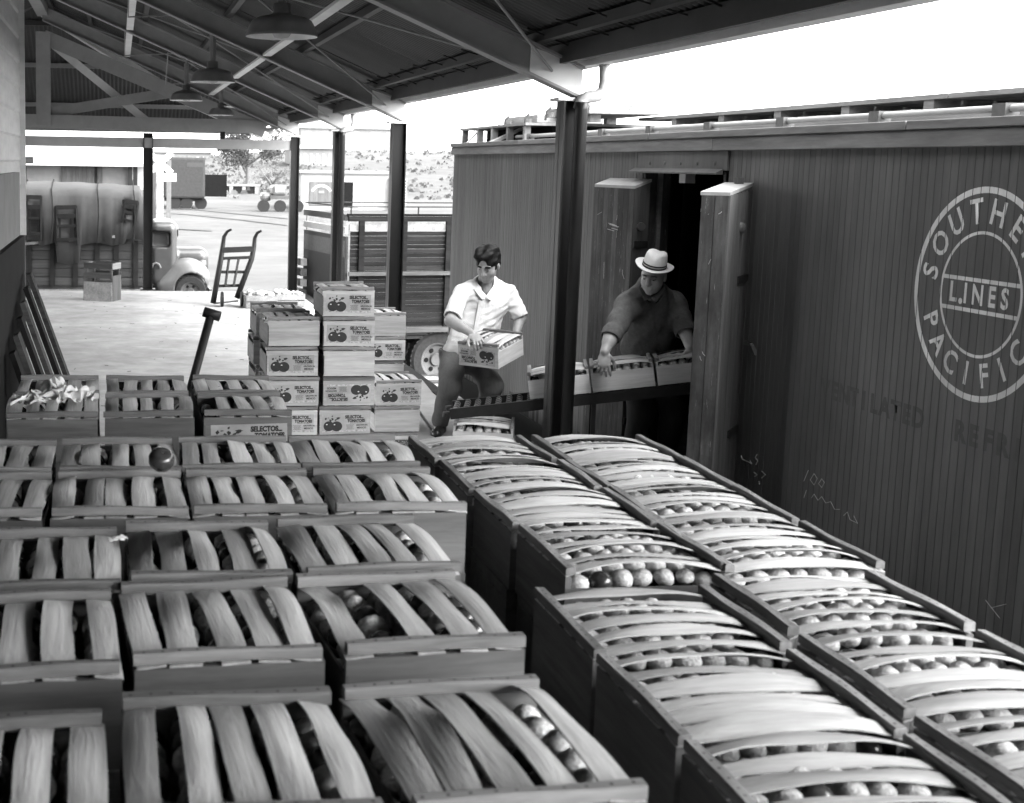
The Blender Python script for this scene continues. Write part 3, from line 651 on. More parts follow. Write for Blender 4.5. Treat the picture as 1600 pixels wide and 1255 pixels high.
# ------------------------------------------------------------------ tomato crates
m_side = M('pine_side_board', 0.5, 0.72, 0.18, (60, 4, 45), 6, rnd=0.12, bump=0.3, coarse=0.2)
m_sided = M('aged_shade_side_board', 0.085, 0.75, 0.25, (60, 4, 45), 6, rnd=0.2, bump=0.3, coarse=0.3)  # old wood whose dark tone also stands for shade
m_pined = M('aged_shade_end_board', 0.105, 0.75, 0.28, (4, 70, 45), 6, rnd=0.2, bump=0.3, coarse=0.3)  # block ends: old wood with shade painted into the tone
CH = 0.2
def slat_mesh(w, L, h, p=2.2, tw=0.0, bow=0.0, wave=0.0, lift=None, asym=0.0, n=14):
    b = MB(); nxv = 4
    ph = random.random() * 6
    for side in (0, 1):
        for i in range(n + 1):
            t = -1 + 2 * i / n
            zz = h * (1 - abs(t - asym * (1 - t * t)) ** p)
            for j in range(nxv):
                u = (j / (nxv - 1) - 0.5)
                ed = wave * math.sin(3.1 * t + ph) * u * 2
                x = u * (w + 0.0018 * math.sin(4 * t + ph)) + bow * (1 - t * t)
                z = zz + tw * u * 2 * (1 - t * t) + ed * (1 - t * t) - 0.003 * side - 0.004 * (2 * u) ** 2 * (1 - t * t)
                if lift and j >= 2: z += lift * max(0, 1 - abs(t - 0.2) * 2.2) * (1 if j == 3 else 0.25)
                b.v.append((x, t * (L / 2 - 0.001), z))
    q = (n + 1) * nxv
    for i in range(n):
        for j in range(nxv - 1):
            a = i * nxv + j
            b.f += [(a, a + 1, a + nxv + 1, a + nxv), (q + a, q + a + nxv, q + a + nxv + 1, q + a + 1)]
    for i in range(n):
        for j in (0, nxv - 1):
            a = i * nxv + j; b.f.append((a, a + nxv, q + a + nxv, q + a) if j == 0 else (a, q + a, q + a + nxv, a + nxv))
    for j in range(nxv - 1):
        b.f.append((j, q + j, q + j + 1, j + 1)); a = n * nxv + j; b.f.append((a, a + 1, q + a + 1, q + a))
    return sharpen(b.mesh('slat'))
class Kit:
    def __init__(s, W, L, nsl, sw, h):
        s.W, s.L, s.n, s.sw, s.h = W, L, nsl, sw, h
        s.end = MB().box(-W / 2, W / 2, -0.008, 0.008, 0, 0.166).mesh('end_panel')
        s.side = MB().box(-0.003, 0.003, -L / 2, L / 2, 0.004, 0.135).mesh('side_board')
        s.bot = MB().box(-W / 2 + 0.004, W / 2 - 0.004, -L / 2 + 0.017, L / 2 - 0.017, 0.002, 0.008).mesh('bottom_board')
        s.end2 = s.end.copy(); s.side2 = s.side.copy()
        s.cleats = []
        for k in range(5):
            b = MB(); e = 0.003; x0, x1 = -W / 2 - jitter(0.004), W / 2 + jitter(0.004); d = 0.013 + jitter(0.0015); hh = 0.021 + jitter(0.002)
            prof = [(-d, 0), (-d, hh - e), (-d + e, hh), (-0.0026, hh), (0.0026, hh), (d - e, hh), (d, hh - e), (d, 0)]
            st = [x0]; dark = set()
            for q in range(nsl * 2):
                xn = -W / 2 + W * (q + 0.5) / (nsl * 2) + jitter(0.006); dark.add(len(st)); st += [xn - 0.0026, xn + 0.0026]
            st.append(x1); npf = len(prof); mi = []
            for xx in st: b.v += [(xx, y_, z_) for y_, z_ in prof]
            for a in range(len(st) - 1):
                for c in range(npf): b.f.append((a * npf + c, a * npf + (c + 1) % npf, (a + 1) * npf + (c + 1) % npf, (a + 1) * npf + c)); mi.append(1 if (a in dark and c == 3) else 0)
            b.f += [tuple(range(npf))[::-1], tuple((len(st) - 1) * npf + c for c in range(npf))]; mi += [0, 0]
            me = b.mesh('cleat'); me.materials.append(m_cleat); me.materials.append(m_iron); me.polygons.foreach_set('material_index', mi)
            for v in me.vertices: v.co.z += 0.003 * math.sin(v.co.x * 7 + k) + 0.0012 * math.sin(v.co.x * 23 + v.co.y * 90 + k); v.co.y += 0.0012 * math.sin(v.co.x * 15 + 2 * k)
            s.cleats.append(me)
        s.slats = [slat_mesh(sw * random.uniform(0.9, 1.12), L, h * random.uniform(0.7, 1.2), random.uniform(1.8, 3.0), jitter(0.008), jitter(0.005), jitter(0.006), asym=jitter(0.14)) for k in range(24)]
        s.curl = [slat_mesh(sw, L, h * 0.9, 2.2, jitter(0.01), 0.004, 0.004, lift=random.uniform(0.015, 0.03)) for k in range(4)]
KL = Kit(0.345, 0.42, 5, 0.0535, 0.022)        # crates of the left block and the stacks
KR = Kit(0.385, 0.43, 6, 0.0465, 0.030)        # crates of the right block
# label artwork (shared meshes): paper, lettering, two tomatoes, leaves, fine print
def flat(me, dx, dz, dy, s=1.0):
    for v in me.vertices: v.co = Vector((dx + v.co.x * s, dy, dz + v.co.y * s))
    return me
def joinm(meshes):
    bm = bmesh.new()
    for me in meshes: bm.from_mesh(me)
    out = bpy.data.meshes.new('print'); bm.to_mesh(out); bm.free(); return out
def slab(txt, size, off, dx, dz, dy, sx=1.0):
    me = text_mesh(txt, size, off, 'LEFT')
    for v in me.vertices: v.co.x *= sx
    return flat(me, dx, dz, dy)
LB_paper = MB().box(-0.150, 0.150, -0.0006, 0.0, -0.060, 0.060).mesh('label')
LB_text = joinm([slab('SELECTOS...', 0.0285, 0.0017, 0.006, 0.039, -0.0012, 0.84), slab('TOMATOES', 0.0265, 0.0017, 0.022, 0.013, -0.0012, 0.84), slab('GROWN IN', 0.0145, 0.0006, 0.080, -0.017, -0.0012), slab('MEXICO', 0.0165, 0.0007, 0.085, -0.035, -0.0012)])
fp = MB()
for k, (x0, x1, z) in enumerate([(0.04, 0.12, -0.002), (0.012, 0.066, -0.014), (0.016, 0.062, -0.021), (0.012, 0.066, -0.028), (0.018, 0.060, -0.035), (0.014, 0.064, -0.042)]):
    x = x0
    while x < x1:
        w = random.uniform(0.004, 0.011); fp.add([(x, -0.0011, z - 0.0013), (min(x + w, x1), -0.0011, z - 0.0013), (min(x + w, x1), -0.0011, z + 0.0013), (x, -0.0011, z + 0.0013)], [(0, 1, 2, 3)]); x += w + 0.002
LB_fine = fp.mesh('print')
def disc(cx, cz, rx, rz, y, n=28, lob=0.0):
    b = MB().add([(cx + rx * (1 + lob * math.cos(4 * a)) * math.cos(a), y, cz + rz * (1 + lob * math.cos(4 * a)) * math.sin(a)) for a in [2 * math.pi * k / n for k in range(n)]], [tuple(range(n))]); return b
t_ = disc(-0.104, -0.020, 0.036, 0.034, -0.0012); t_.v += disc(-0.052, -0.022, 0.038, 0.034, -0.0014).v; t_.f.append(tuple(range(28, 56)))
LB_tom = t_.mesh('print')
LB_hl = disc(-0.118, -0.008, 0.006, 0.004, -0.0018, 10); LB_hl.v += disc(-0.066, -0.010, 0.006, 0.004, -0.0018, 10).v; LB_hl.f.append(tuple(range(10, 20))); LB_hl = LB_hl.mesh('print')
lv = MB()
for k in range(15):
    a = random.uniform(0, math.pi); r = random.uniform(0.006, 0.045); cx_, cz_ = -0.08 + r * math.cos(a) * 1.1, 0.016 + r * math.sin(a) * 0.75; q = random.uniform(0, 6.28); l = random.uniform(0.008, 0.018)
    lv.add([(cx_ - l * math.cos(q), -0.0011 - k * 1e-5, cz_ - l * math.sin(q) * .6), (cx_ + l * 0.5 * math.sin(q), -0.0011 - k * 1e-5, cz_ - l * 0.5 * math.cos(q) * .6), (cx_ + l * math.cos(q), -0.0011 - k * 1e-5, cz_ + l * math.sin(q) * .6), (cx_ - l * 0.5 * math.sin(q), -0.0011 - k * 1e-5, cz_ + l * 0.5 * math.cos(q) * .6)], [(0, 1, 2, 3)])
LB_leaf = lv.mesh('print')
LB_band = MB().add([(-0.15, -0.0009, -0.060), (0.15, -0.0009, -0.060), (0.15, -0.0009, -0.048), (-0.15, -0.0009, -0.050)], [(0, 1, 2, 3)]).mesh('print')
def add_label(root, y, flip=False, back=False, z=0.082):
    p = ob('label', LB_paper, m_paper, root)
    R_ = Matrix.Identity(4)
    if flip: R_ = Matrix.Rotation(math.pi, 4, 'Y')
    if back: R_ = Matrix.Rotation(math.pi, 4, 'Z') @ R_
    p.matrix_local = Matrix.Translation((jitter(0.006), y, z + jitter(0.004))) @ R_ @ Matrix.Rotation(jitter(0.028), 4, 'Y')
    for n_, me, mt in (('lettering', LB_text, m_ink), ('fine_print', LB_fine, m_ink), ('tomato_picture', LB_tom, m_ink), ('picture_highlight', LB_hl, m_hl), ('leaf_picture', LB_leaf, m_ink), ('label_band', LB_band, m_inkgrey)): ob(n_, me, mt, p)
# wrapped tomatoes
def tomato_mesh(seed, rough):
    bm = bmesh.new(); bmesh.ops.create_icosphere(bm, subdivisions=2, radius=1.0); r_ = random.Random(seed)
    ks = [(Vector((r_.uniform(-1, 1), r_.uniform(-1, 1), r_.uniform(-1, 1))).normalized(), r_.uniform(3, 9), r_.uniform(0, 6)) for _ in range(6)]
    for v in bm.verts:
        d = sum(math.sin(v.co.dot(k) * f_ + p_) for k, f_, p_ in ks) / 6
        v.co *= (1 + rough * d); v.co.z *= 0.88
    me = bpy.data.meshes.new('tomato'); bm.to_mesh(me); bm.free()
    me.polygons.foreach_set('use_smooth', [True] * len(me.polygons)); return me
TM = [tomato_mesh(i, 0.13) for i in range(6)] + [tomato_mesh(20, 0.03), tomato_mesh(21, 0.03)]
for i, me in enumerate(TM): me.materials.append(m_tissue if i < 6 else m_tomato)
TOMS = []       # (distance, world matrix, mesh index)
def crate(kit, mat4, label, group, lab_front=False, lab_back=False, flip=False, open_top=True, tomatoes=True, curl=0, skip=(), tw=0.8, pic=None, aged_shade=False, dark=False):
    W_, L_ = kit.W, kit.L
    t = thing('tomato_crate', label, 'crate', group=group); t.matrix_world = mat4
    for sg in (-1, 1):
        o = ob('end_panel', kit.end if not aged_shade else kit.end2, m_pinex if not aged_shade else m_pined, t); o.location = (0, sg * (L_ / 2 - 0.008), 0)
        o = ob('side_board', kit.side if not (aged_shade or dark) else kit.side2, m_side if not (aged_shade or dark) else m_sided, t); o.location = (sg * (W_ / 2 - 0.003 + 0.0005), 0, 0)
        o.scale = (1, 0.9985 if sg > 0 else 1, 1)
        o = ob('cleat', random.choice(kit.cleats), m_cleat, t); o.location = (jitter(0.004), sg * (L_ / 2 - 0.013), 0.172); o.rotation_euler = (0, 0, jitter(0.01) + (math.pi if random.random() < 0.5 else 0))
    ob('bottom_board', kit.bot, m_side, t)
    gap = (W_ - kit.n * kit.sw) / (kit.n - 1)
    offs = [jitter(gap * 0.55) for _ in range(kit.n)]
    hs = []
    for i in range(kit.n):
        if i in skip: continue
        me = random.choice(kit.curl) if i < curl else random.choice(kit.slats)
        o = ob('slat', me, m_slat, t, smooth=False)
        o.location = (-W_ / 2 + kit.sw / 2 + i * (kit.sw + gap) + offs[i] * (0 if i in (0, kit.n - 1) else 1), 0, 0.1695)
        o.rotation_euler = (0, jitter(0.05) + (0.11 if i == kit.n - 1 else (-0.11 if i == 0 else 0)), jitter(0.03))
        fl = 0.25 if not open_top else random.uniform(0.88, 1.06)
        o.scale = (1, 1, fl)
    if lab_front: add_label(t, -L_ / 2 - 0.0007, flip)
    if lab_back: add_label(t, L_ / 2 + 0.0007, flip, back=True)
    if tomatoes and open_top:
        nxt, nyt = (6, 7) if W_ > 0.36 else (5, 6)
        r0 = 0.029 if W_ > 0.36 else 0.031
        for i in range(nxt):
            for j in range(nyt):
                x = -W_ / 2 + 0.036 + (W_ - 0.072) * i / (nxt - 1) + jitter(0.004); y = -L_ / 2 + 0.048 + (L_ - 0.096) * j / (nyt - 1) + jitter(0.004)
                tt = y / (L_ / 2); r = r0 * random.uniform(0.82, 1.14)
                edge = 0.014 if i in (0, nxt - 1) else 0.0
                z = 0.166 + kit.h * 0.80 * (1 - abs(tt) ** 2.2) - r * 0.88 - 0.003 - edge + jitter(0.003)
                idx = random.randrange(6) if random.random() < tw else 6 + random.randrange(2)
                mm = mat4 @ Matrix.Translation((x, y, z)) @ Matrix.Rotation(random.uniform(0, 6.28), 4, 'Z') @ Matrix.Rotation(random.uniform(-0.5, 0.5), 4, 'X') @ Matrix.Scale(r, 4)
                TOMS.append(((mm.translation - cam_o.location).length, mm, idx))
    return t
def TR(x, y, z, rz=0.0): return Matrix.Translation((x, y, z)) @ Matrix.Rotation(math.radians(rz), 4, 'Z')
def lower_mesh(kit):
    b = MB(); W_, L_ = kit.W, kit.L
    for sg in (-1, 1):
        b.box(-W_ / 2, W_ / 2, sg * (L_ / 2 - 0.008) - 0.008, sg * (L_ / 2 - 0.008) + 0.008, 0, 0.166)
        b.box(sg * (W_ / 2 - 0.003) - 0.003, sg * (W_ / 2 - 0.003) + 0.003, -L_ / 2 + 0.0165, L_ / 2 - 0.0165, 0.004, 0.135)
        b.box(-W_ / 2, W_ / 2, sg * (L_ / 2 - 0.013) - 0.013, sg * (L_ / 2 - 0.013) + 0.013, 0.172, 0.1995)
    for i in range(kit.n):
        x = -W_ / 2 + kit.sw / 2 + i * (W_ - kit.sw) / (kit.n - 1); b.box(x - kit.sw / 2, x + kit.sw / 2, -L_ / 2 + 0.001, L_ / 2 - 0.001, 0.1665, 0.1715)
    b.box(-W_ / 2 + 0.007, W_ / 2 - 0.007, -L_ / 2 + 0.017, L_ / 2 - 0.017, 0.006, 0.162)
    return b.mesh('tomato_crate')
LOWM = {id(KL): lower_mesh(KL), id(KR): lower_mesh(KR)}
def lower(kit, x, y, z0, rz, n, block):
    for k in range(n):
        o = ob('tomato_crate', LOWM[id(kit)], m_sided); o.matrix_world = TR(x + jitter(0.006), y + jitter(0.006), z0 + k * CH, rz + jitter(1.0))  # lower tiers painted dark to deepen their shade
        tag(o, 'closed tomato crate in the shaded lower tiers of the %s block' % block, 'crate', 'lower crates of the %s block' % block)

ORD = ['leftmost', 'middle', 'rightmost']
ROWN = {'A': 'nearest row', 'B': 'second row from the front', 'C': 'third row from the front', 'D': 'fourth row from the front', 'E': 'fifth row from the front', 'F': 'sixth row from the front', 'G': 'farthest row'}
DL = 0.338
left = [('A', 0, -0.19, 1.80, 1.0), ('A', 1, 0.183, 1.868, 1.5), ('A', 2, 0.562, 1.888, 4.5),
        ('B', 0, -0.175, 2.40, 2.5), ('B', 1, 0.188, 2.455, 3.5), ('B', 2, 0.566, 2.48, 5.0),
        ('C', 0, -0.170, 2.86, 1.5), ('C', 1, 0.193, 2.905, 1.2), ('C', 2, 0.570, 2.935, 2.0),
        ('D', 0, -0.360, 3.44, -1.0), ('D', 1, 0.004, 3.445, -0.5), ('D', 2, 0.362, 3.45, 0.6), ('D', 3, 0.727, 3.455, 0.3),
        ('E', 0, -0.365, 3.885, 1.0), ('E', 1, 0.002, 3.89, 0.6), ('E', 2, 0.362, 3.90, -1.2), ('E', 3, 0.715, 3.91, -1.0)]
O4 = ['far left crate', 'second crate from the left', 'third crate from the left', 'right-hand crate']
for row, c, x, y, rz in left:
    four = row in 'DE'
    lab = 'slatted crate on the left block, %s, %s' % (ROWN[row], O4[c] if four else ORD[c] + ' crate')
    if row == 'B' and c == 2: lab = 'tomato crate with a curled broken slat, second row of the left block'
    crate(KL, TR(x, y, DL + 4 * CH, rz), lab, 'open tomato crates of the left block', lab_front=(row, c) == ('D', 0), curl=2 if (row, c) in (('A', 2), ('B', 2), ('C', 1)) else 0, skip=(1,) if (row, c) == ('B', 2) else ((0,) if (row, c) == ('C', 1) and False else ()), tw=0.65, aged_shade=True)
    lower(KL, x, y, DL, rz, 4, 'left')
DF = 0.246
for row, y in (('F', 5.21), ('G', 5.66)):
    for c, (x, rz) in enumerate([(-0.255, 0.8), (0.121, 0.0), (0.502, 0.4)]):
        crate(KL, TR(x, y + jitter(0.012), DF + 4 * CH, rz), 'slatted crate on the far platform truck, %s row, %s' % ('near' if row == 'F' else 'back', ['beside the leaning boards', 'middle one', 'beside the label stacks'][c]), 'open tomato crates of the far truck', lab_front=(row == 'F' and c == 2), skip=(0,) if (row, c) == ('F', 2) else (), tw=0.6, aged_shade=True)
        lower(KL, x, y, DF, rz, 4, 'far')
DR = 0.223
rowsR = [(4.43, 4.43), (4.04, 4.045), (3.645, 3.655), (3.245, 3.235)]
RN = ['farthest row', 'second farthest row', 'third row from the back', 'fourth row from the back', 'fifth row from the back', 'sixth row from the back', 'nearest row']
for k, (ya, yb) in enumerate(rowsR + [(2.70, 2.79), (2.29, 2.37), (1.88, 1.95)]):
    far = k < 4
    for c in (0, 1):
        y = (ya, yb)[c]
        x = ((1.295 + 0.015 * (k - 1.5), 1.728)[c] if far else (1.19, 1.664)[c])
        crate(KR, TR(x, y, DR + 4 * CH, 90 + jitter(0.9)), 'bright crate on the right block, %s, %s' % (RN[k], ['column beside the dark gap', 'column beside the rail car'][c]), 'open tomato crates of the right block', tw=0.94, aged_shade=True)
        lower(KR, x, y, DR, 90, 4, 'right')
# platform trucks carrying the blocks
def platform(name, x0, x1, y0, y1, zt_, label, handle=None):
    t = thing('platform_truck', label, 'hand truck', ((x0 + x1) / 2, (y0 + y1) / 2, 0))
    cx_, cy_ = (x0 + x1) / 2, (y0 + y1) / 2; n = max(3, int((x1 - x0) / 0.16))
    for i in range(n):
        a = x0 + (x1 - x0) * i / n; bx('deck_board', m_oldwood, t, a + 0.003 - cx_, a + (x1 - x0) / n - 0.003 - cx_, y0 - cy_, y1 - cy_, zt_ - 0.035, zt_ - 0.001)
    for yy in (y0 + 0.15, y1 - 0.15): bx('frame_beam', m_oldwood, t, x0 - cx_, x1 - cx_, yy - 0.04 - cy_, yy + 0.04 - cy_, zt_ - 0.09, zt_ - 0.037)
    r = (zt_ - 0.09) / 2
    for xx in (x0 + 0.1, x1 - 0.1):
        for yy in (y0 + 0.15, y1 - 0.15): MB().lathe([(0.001, -0.03), (r, -0.03), (r, 0.03), (0.001, 0.03)], 16, origin=(xx - cx_, yy - cy_, r), axis='x').build('wheel', m_iron, t)
    if handle:
        a, b, l, r_ = [Vector(h) - Vector((cx_, cy_, 0)) for h in handle]
        MB().tube([a, b], 0.021, 10).build('handle', m_iron, t, smooth=True)
        MB().tube([l, r_], 0.024, 10).build('handle_grip', m_iron, t, smooth=True)
platform('p', -0.56, 0.92, 1.55, 4.15, DL, 'low platform truck carrying the left block of tomato crates')
hy = 6.1
h1 = onY(330, 490, hy); h0 = onY(300, 600, hy - 0.02); d_ = (h0 - h1); hb_ = h1 + d_ * ((h1.z - DF) / -d_.z)
platform('p', -0.46, 0.72, 4.95, 6.15, DF, 'platform truck with upright T handle behind the crates', ((hb_.x, 6.08, DF - 0.03), h1, onY(318, 487, hy), onY(344, 495, hy)))
platform('p', 0.95, 1.95, 1.65, 4.66, DR, 'low platform truck carrying the right block of tomato crates')

# stacks with printed ends in the middle of the dock
def stack(x, y, n, labels, rz, name, base=0.0, gaps=0.0, tom=True, dark=False):
    for k in range(n):
        s_ = labels[k] if k < len(labels) else ' '
        top = k == n - 1
        ordn = ['bottom', 'second', 'third', 'fourth', 'fifth', 'sixth', 'seventh'][k]
        lab = '%s crate of the %s, %s' % ('top' if top else ordn, name, {'L': 'printed tomato label on its end', 'U': 'tomato label pasted upside down', ' ': 'plain knotty wooden end'}[s_])
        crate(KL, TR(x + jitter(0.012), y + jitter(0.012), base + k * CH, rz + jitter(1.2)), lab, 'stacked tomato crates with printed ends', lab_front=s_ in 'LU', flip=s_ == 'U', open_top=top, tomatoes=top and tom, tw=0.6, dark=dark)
stack(1.14, 8.71, 6, '  LLL ', 0.5, 'left stack', dark=True)  # side boards of these stacks painted dark to stand for shade
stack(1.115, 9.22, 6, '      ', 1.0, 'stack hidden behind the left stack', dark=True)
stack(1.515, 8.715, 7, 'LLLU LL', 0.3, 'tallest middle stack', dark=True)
stack(2.085, 9.76, 3, 'L L', 0.5, 'short stack by the man')
stack(2.165, 10.72, 5, '   L ', 0.8, 'back stack beneath the truck slats')
# crate under the end of the conveyor
stack(2.60, 9.02, 2, '  ', 72, 'pair under the conveyor end')

# ------------------------------------------------------------------ roller conveyor with three crates
A0 = Vector((2.40, 9.17, 0.475)); A1 = Vector((4.45, 8.50, 0.83))
cd = (A1 - A0).normalized(); cs = Vector((0, 0, 1)).cross(cd).normalized(); cu_ = cd.cross(cs).normalized(); CLn = (A1 - A0).length
CM = Matrix.Translation(A0) @ Matrix(((cd.x, cs.x, cu_.x, 0), (cd.y, cs.y, cu_.y, 0), (cd.z, cs.z, cu_.z, 0), (0, 0, 0, 1)))
cv = thing('roller_conveyor', 'dark steel roller conveyor sloping up from the dock into the car', 'conveyor'); cv.matrix_world = CM
for sg in (-1, 1):
    MB().box(0, CLn, sg * 0.17 - 0.012, sg * 0.17 + 0.012, -0.075, 0.0).build('side_rail', m_iron, cv)
axm = MB().tube([(0, -0.157, 0), (0, 0.157, 0)], 0.006, 6).mesh('axle')
whm = MB()
for k in range(4): whm.lathe([(0.001, -0.009), (0.022, -0.009), (0.022, 0.009), (0.001, 0.009)], 10, origin=(0, -0.12 + k * 0.08, 0), axis='y')
whm = whm.mesh('skate_wheels'); nr = int(CLn / 0.075)
for k in range(nr):
    o = ob('axle', axm, m_rust, cv); o.location = (0.04 + k * 0.075, 0, -0.018)
    w = ob('roller', whm, m_steel, cv); w.location = (0.04 + k * 0.075, 0.018 * (1 if k % 2 else -1), -0.018)
hk = MB().tube([(-0.01, -0.12, -0.03), (-0.05, -0.12, -0.03), (-0.055, -0.12, -0.06)], 0.009, 6).tube([(-0.01, 0.12, -0.03), (-0.05, 0.12, -0.03), (-0.055, 0.12, -0.06)], 0.009, 6)
hk.build('end_hook', m_rust, cv)
for u in (1.0, 1.75):
    foot = CM @ Vector((u, 0, -0.075)); l = foot.z - 0.02
    inv = CM.inverted()
    for sg in (-1, 1):
        b0 = CM @ Vector((u, sg * 0.15, -0.07)); MB().bar(inv @ b0, inv @ Vector((b0.x, b0.y, 0.06 if u > 0.8 else 0.0)), 0.03, 0.03, up=(1, 0, 0)).build('leg', m_iron, cv)
for k, u in enumerate((0.78, 1.215, 1.65)):
    mm = CM @ TR(u, 0, 0.004, -90 + jitter(1.0))
    crate(KL, mm, ['tomato crate on the conveyor nearest the man carrying a crate', 'middle tomato crate on the conveyor under the man in the hat', 'tomato crate on the conveyor just inside the car door'][k], 'tomato crates riding the conveyor', tw=0.95)

# ------------------------------------------------------------------ tomatoes: the 300 nearest as things, the rest as one mass
TOMS.sort(key=lambda q: q[0])
near = 0; rest = MB(); rv, rf, rmi = [], [], []
for d_, mm, idx in TOMS:
    p = RW @ (np.array(mm.translation) - [0, 0, CAMH]); px_, py_ = PX + F * p[0] / p[2], PY + F * p[1] / p[2]
    seen = -60 < px_ < 1660 and py_ < 1320
    if near < 300 and seen:
        o = ob('tomato', TM[idx], None); o.matrix_world = mm; near += 1
        tag(o, 'paper-wrapped tomato showing between the slats of a near crate' if idx < 6 else 'bare dark tomato showing between the slats of a near crate', 'tomato', 'wrapped tomatoes in the near crates' if idx < 6 else 'bare tomatoes in the near crates')
    elif seen:
        b = len(rv); me = TM[idx]; rv += [tuple(mm @ v.co) for v in me.vertices]; rf += [tuple(i + b for i in f.vertices) for f in me.polygons]; rmi += [0 if idx < 6 else 1] * len(me.polygons)
me = bpy.data.meshes.new('tomatoes'); me.from_pydata(rv, [], rf); me.materials.append(m_tissue2); me.materials.append(m_tomato)
me.polygons.foreach_set('material_index', rmi); me.polygons.foreach_set('use_smooth', [True] * len(rf))
o = bpy.data.objects.new('packed_tomatoes', me); COL.objects.link(o); stuff(o); tag(o, 'wrapped tomatoes packed under the slats of the farther crates', 'tomatoes')
# loose tomato and scraps of tissue
lt = onZ(252, 713, 1.395); b = MB().lathe([(0.001, -0.036), (0.022, -0.034), (0.038, -0.018), (0.043, 0.002), (0.038, 0.022), (0.022, 0.034), (0.008, 0.034), (0.001, 0.03)], 24)
o = b.build('tomato', m_tomato, smooth=True); o.scale = (0.85, 0.85, 0.85); o.location = (lt.x, lt.y, lt.z - 0.01); o.rotation_euler = (0.5, 0.3, 0); tag(o, 'single glossy ripe tomato lying loose on top of a slatted crate', 'tomato')
def crumple(name, p, s, label, seed):
    r_ = random.Random(seed); b = MB(); n, m2 = 26, 20
    ks = [(r_.uniform(-1, 1), r_.uniform(-1, 1), r_.uniform(2, 9), r_.uniform(0, 6)) for _ in range(10)]
    for i in range(n + 1):
        for j in range(m2 + 1):
            u, v = i / n * 2 - 1, j / m2 * 2 - 1; edge = 1 + 0.18 * math.sin(7 * math.atan2(v, u) + seed) + 0.1 * math.sin(17 * u + seed)
            z = sum(abs(math.sin((a * u + c * v) * f_ + q)) for a, c, f_, q in ks) / 10
            x = u * edge + 0.25 * math.sin(5 * v + seed); y = v * edge + 0.3 * math.sin(4 * u + seed * 2)
            b.v.append((x * s[0], y * s[1], (z * 2.6 - 1.0 + 0.7 * (1 - u * u) * (1 - v * v)) * s[2]))
    b.f = [(i * (m2 + 1) + j, (i + 1) * (m2 + 1) + j, (i + 1) * (m2 + 1) + j + 1, i * (m2 + 1) + j + 1) for i in range(n) for j in range(m2)]
    o = b.build(name, m_scrap); o.location = p; o.rotation_euler = (0, 0, r_.uniform(0, 6)); tag(o, label, 'paper', 'scraps of wrapping tissue'); return o
for k, (x, y, s, lab) in enumerate([(52, 632, (0.07, 0.06, 0.035), 'crumpled tissue on the leftmost crate of the far truck'), (108, 632, (0.09, 0.07, 0.045), 'large torn wad of white tissue on the far truck'), (85, 614, (0.04, 0.04, 0.04), 'small grey tissue ball behind the large torn wad'), (184, 846, (0.007, 0.018, 0.008), 'tiny white tissue wedged between two crates of the third row')]):
    p = onZ(x, y, 1.275 if k < 3 else 1.36); crumple('tissue_paper', (p.x, p.y, p.z), s, lab, 31 + k)

# chaff and straw bits trodden into the dock
db = MB(); r_ = random.Random(8)
for _ in range(110):
    Y = r_.uniform(7.5, 21.5); X = r_.uniform(-0.9, 2.6); a = r_.uniform(0, 3.14); l = r_.uniform(0.008, 0.035) * (2.2 if r_.random() < 0.08 else 1); w = r_.uniform(0.003, 0.014)
    db.bar((X - l * math.cos(a), Y - l * math.sin(a), 0.004), (X + l * math.cos(a), Y + l * math.sin(a), 0.006), w, 0.004)
stuff(tag(db.build('dock_litter', m_greywood), 'scattered straw and chaff trodden into the dock floor', 'litter'))
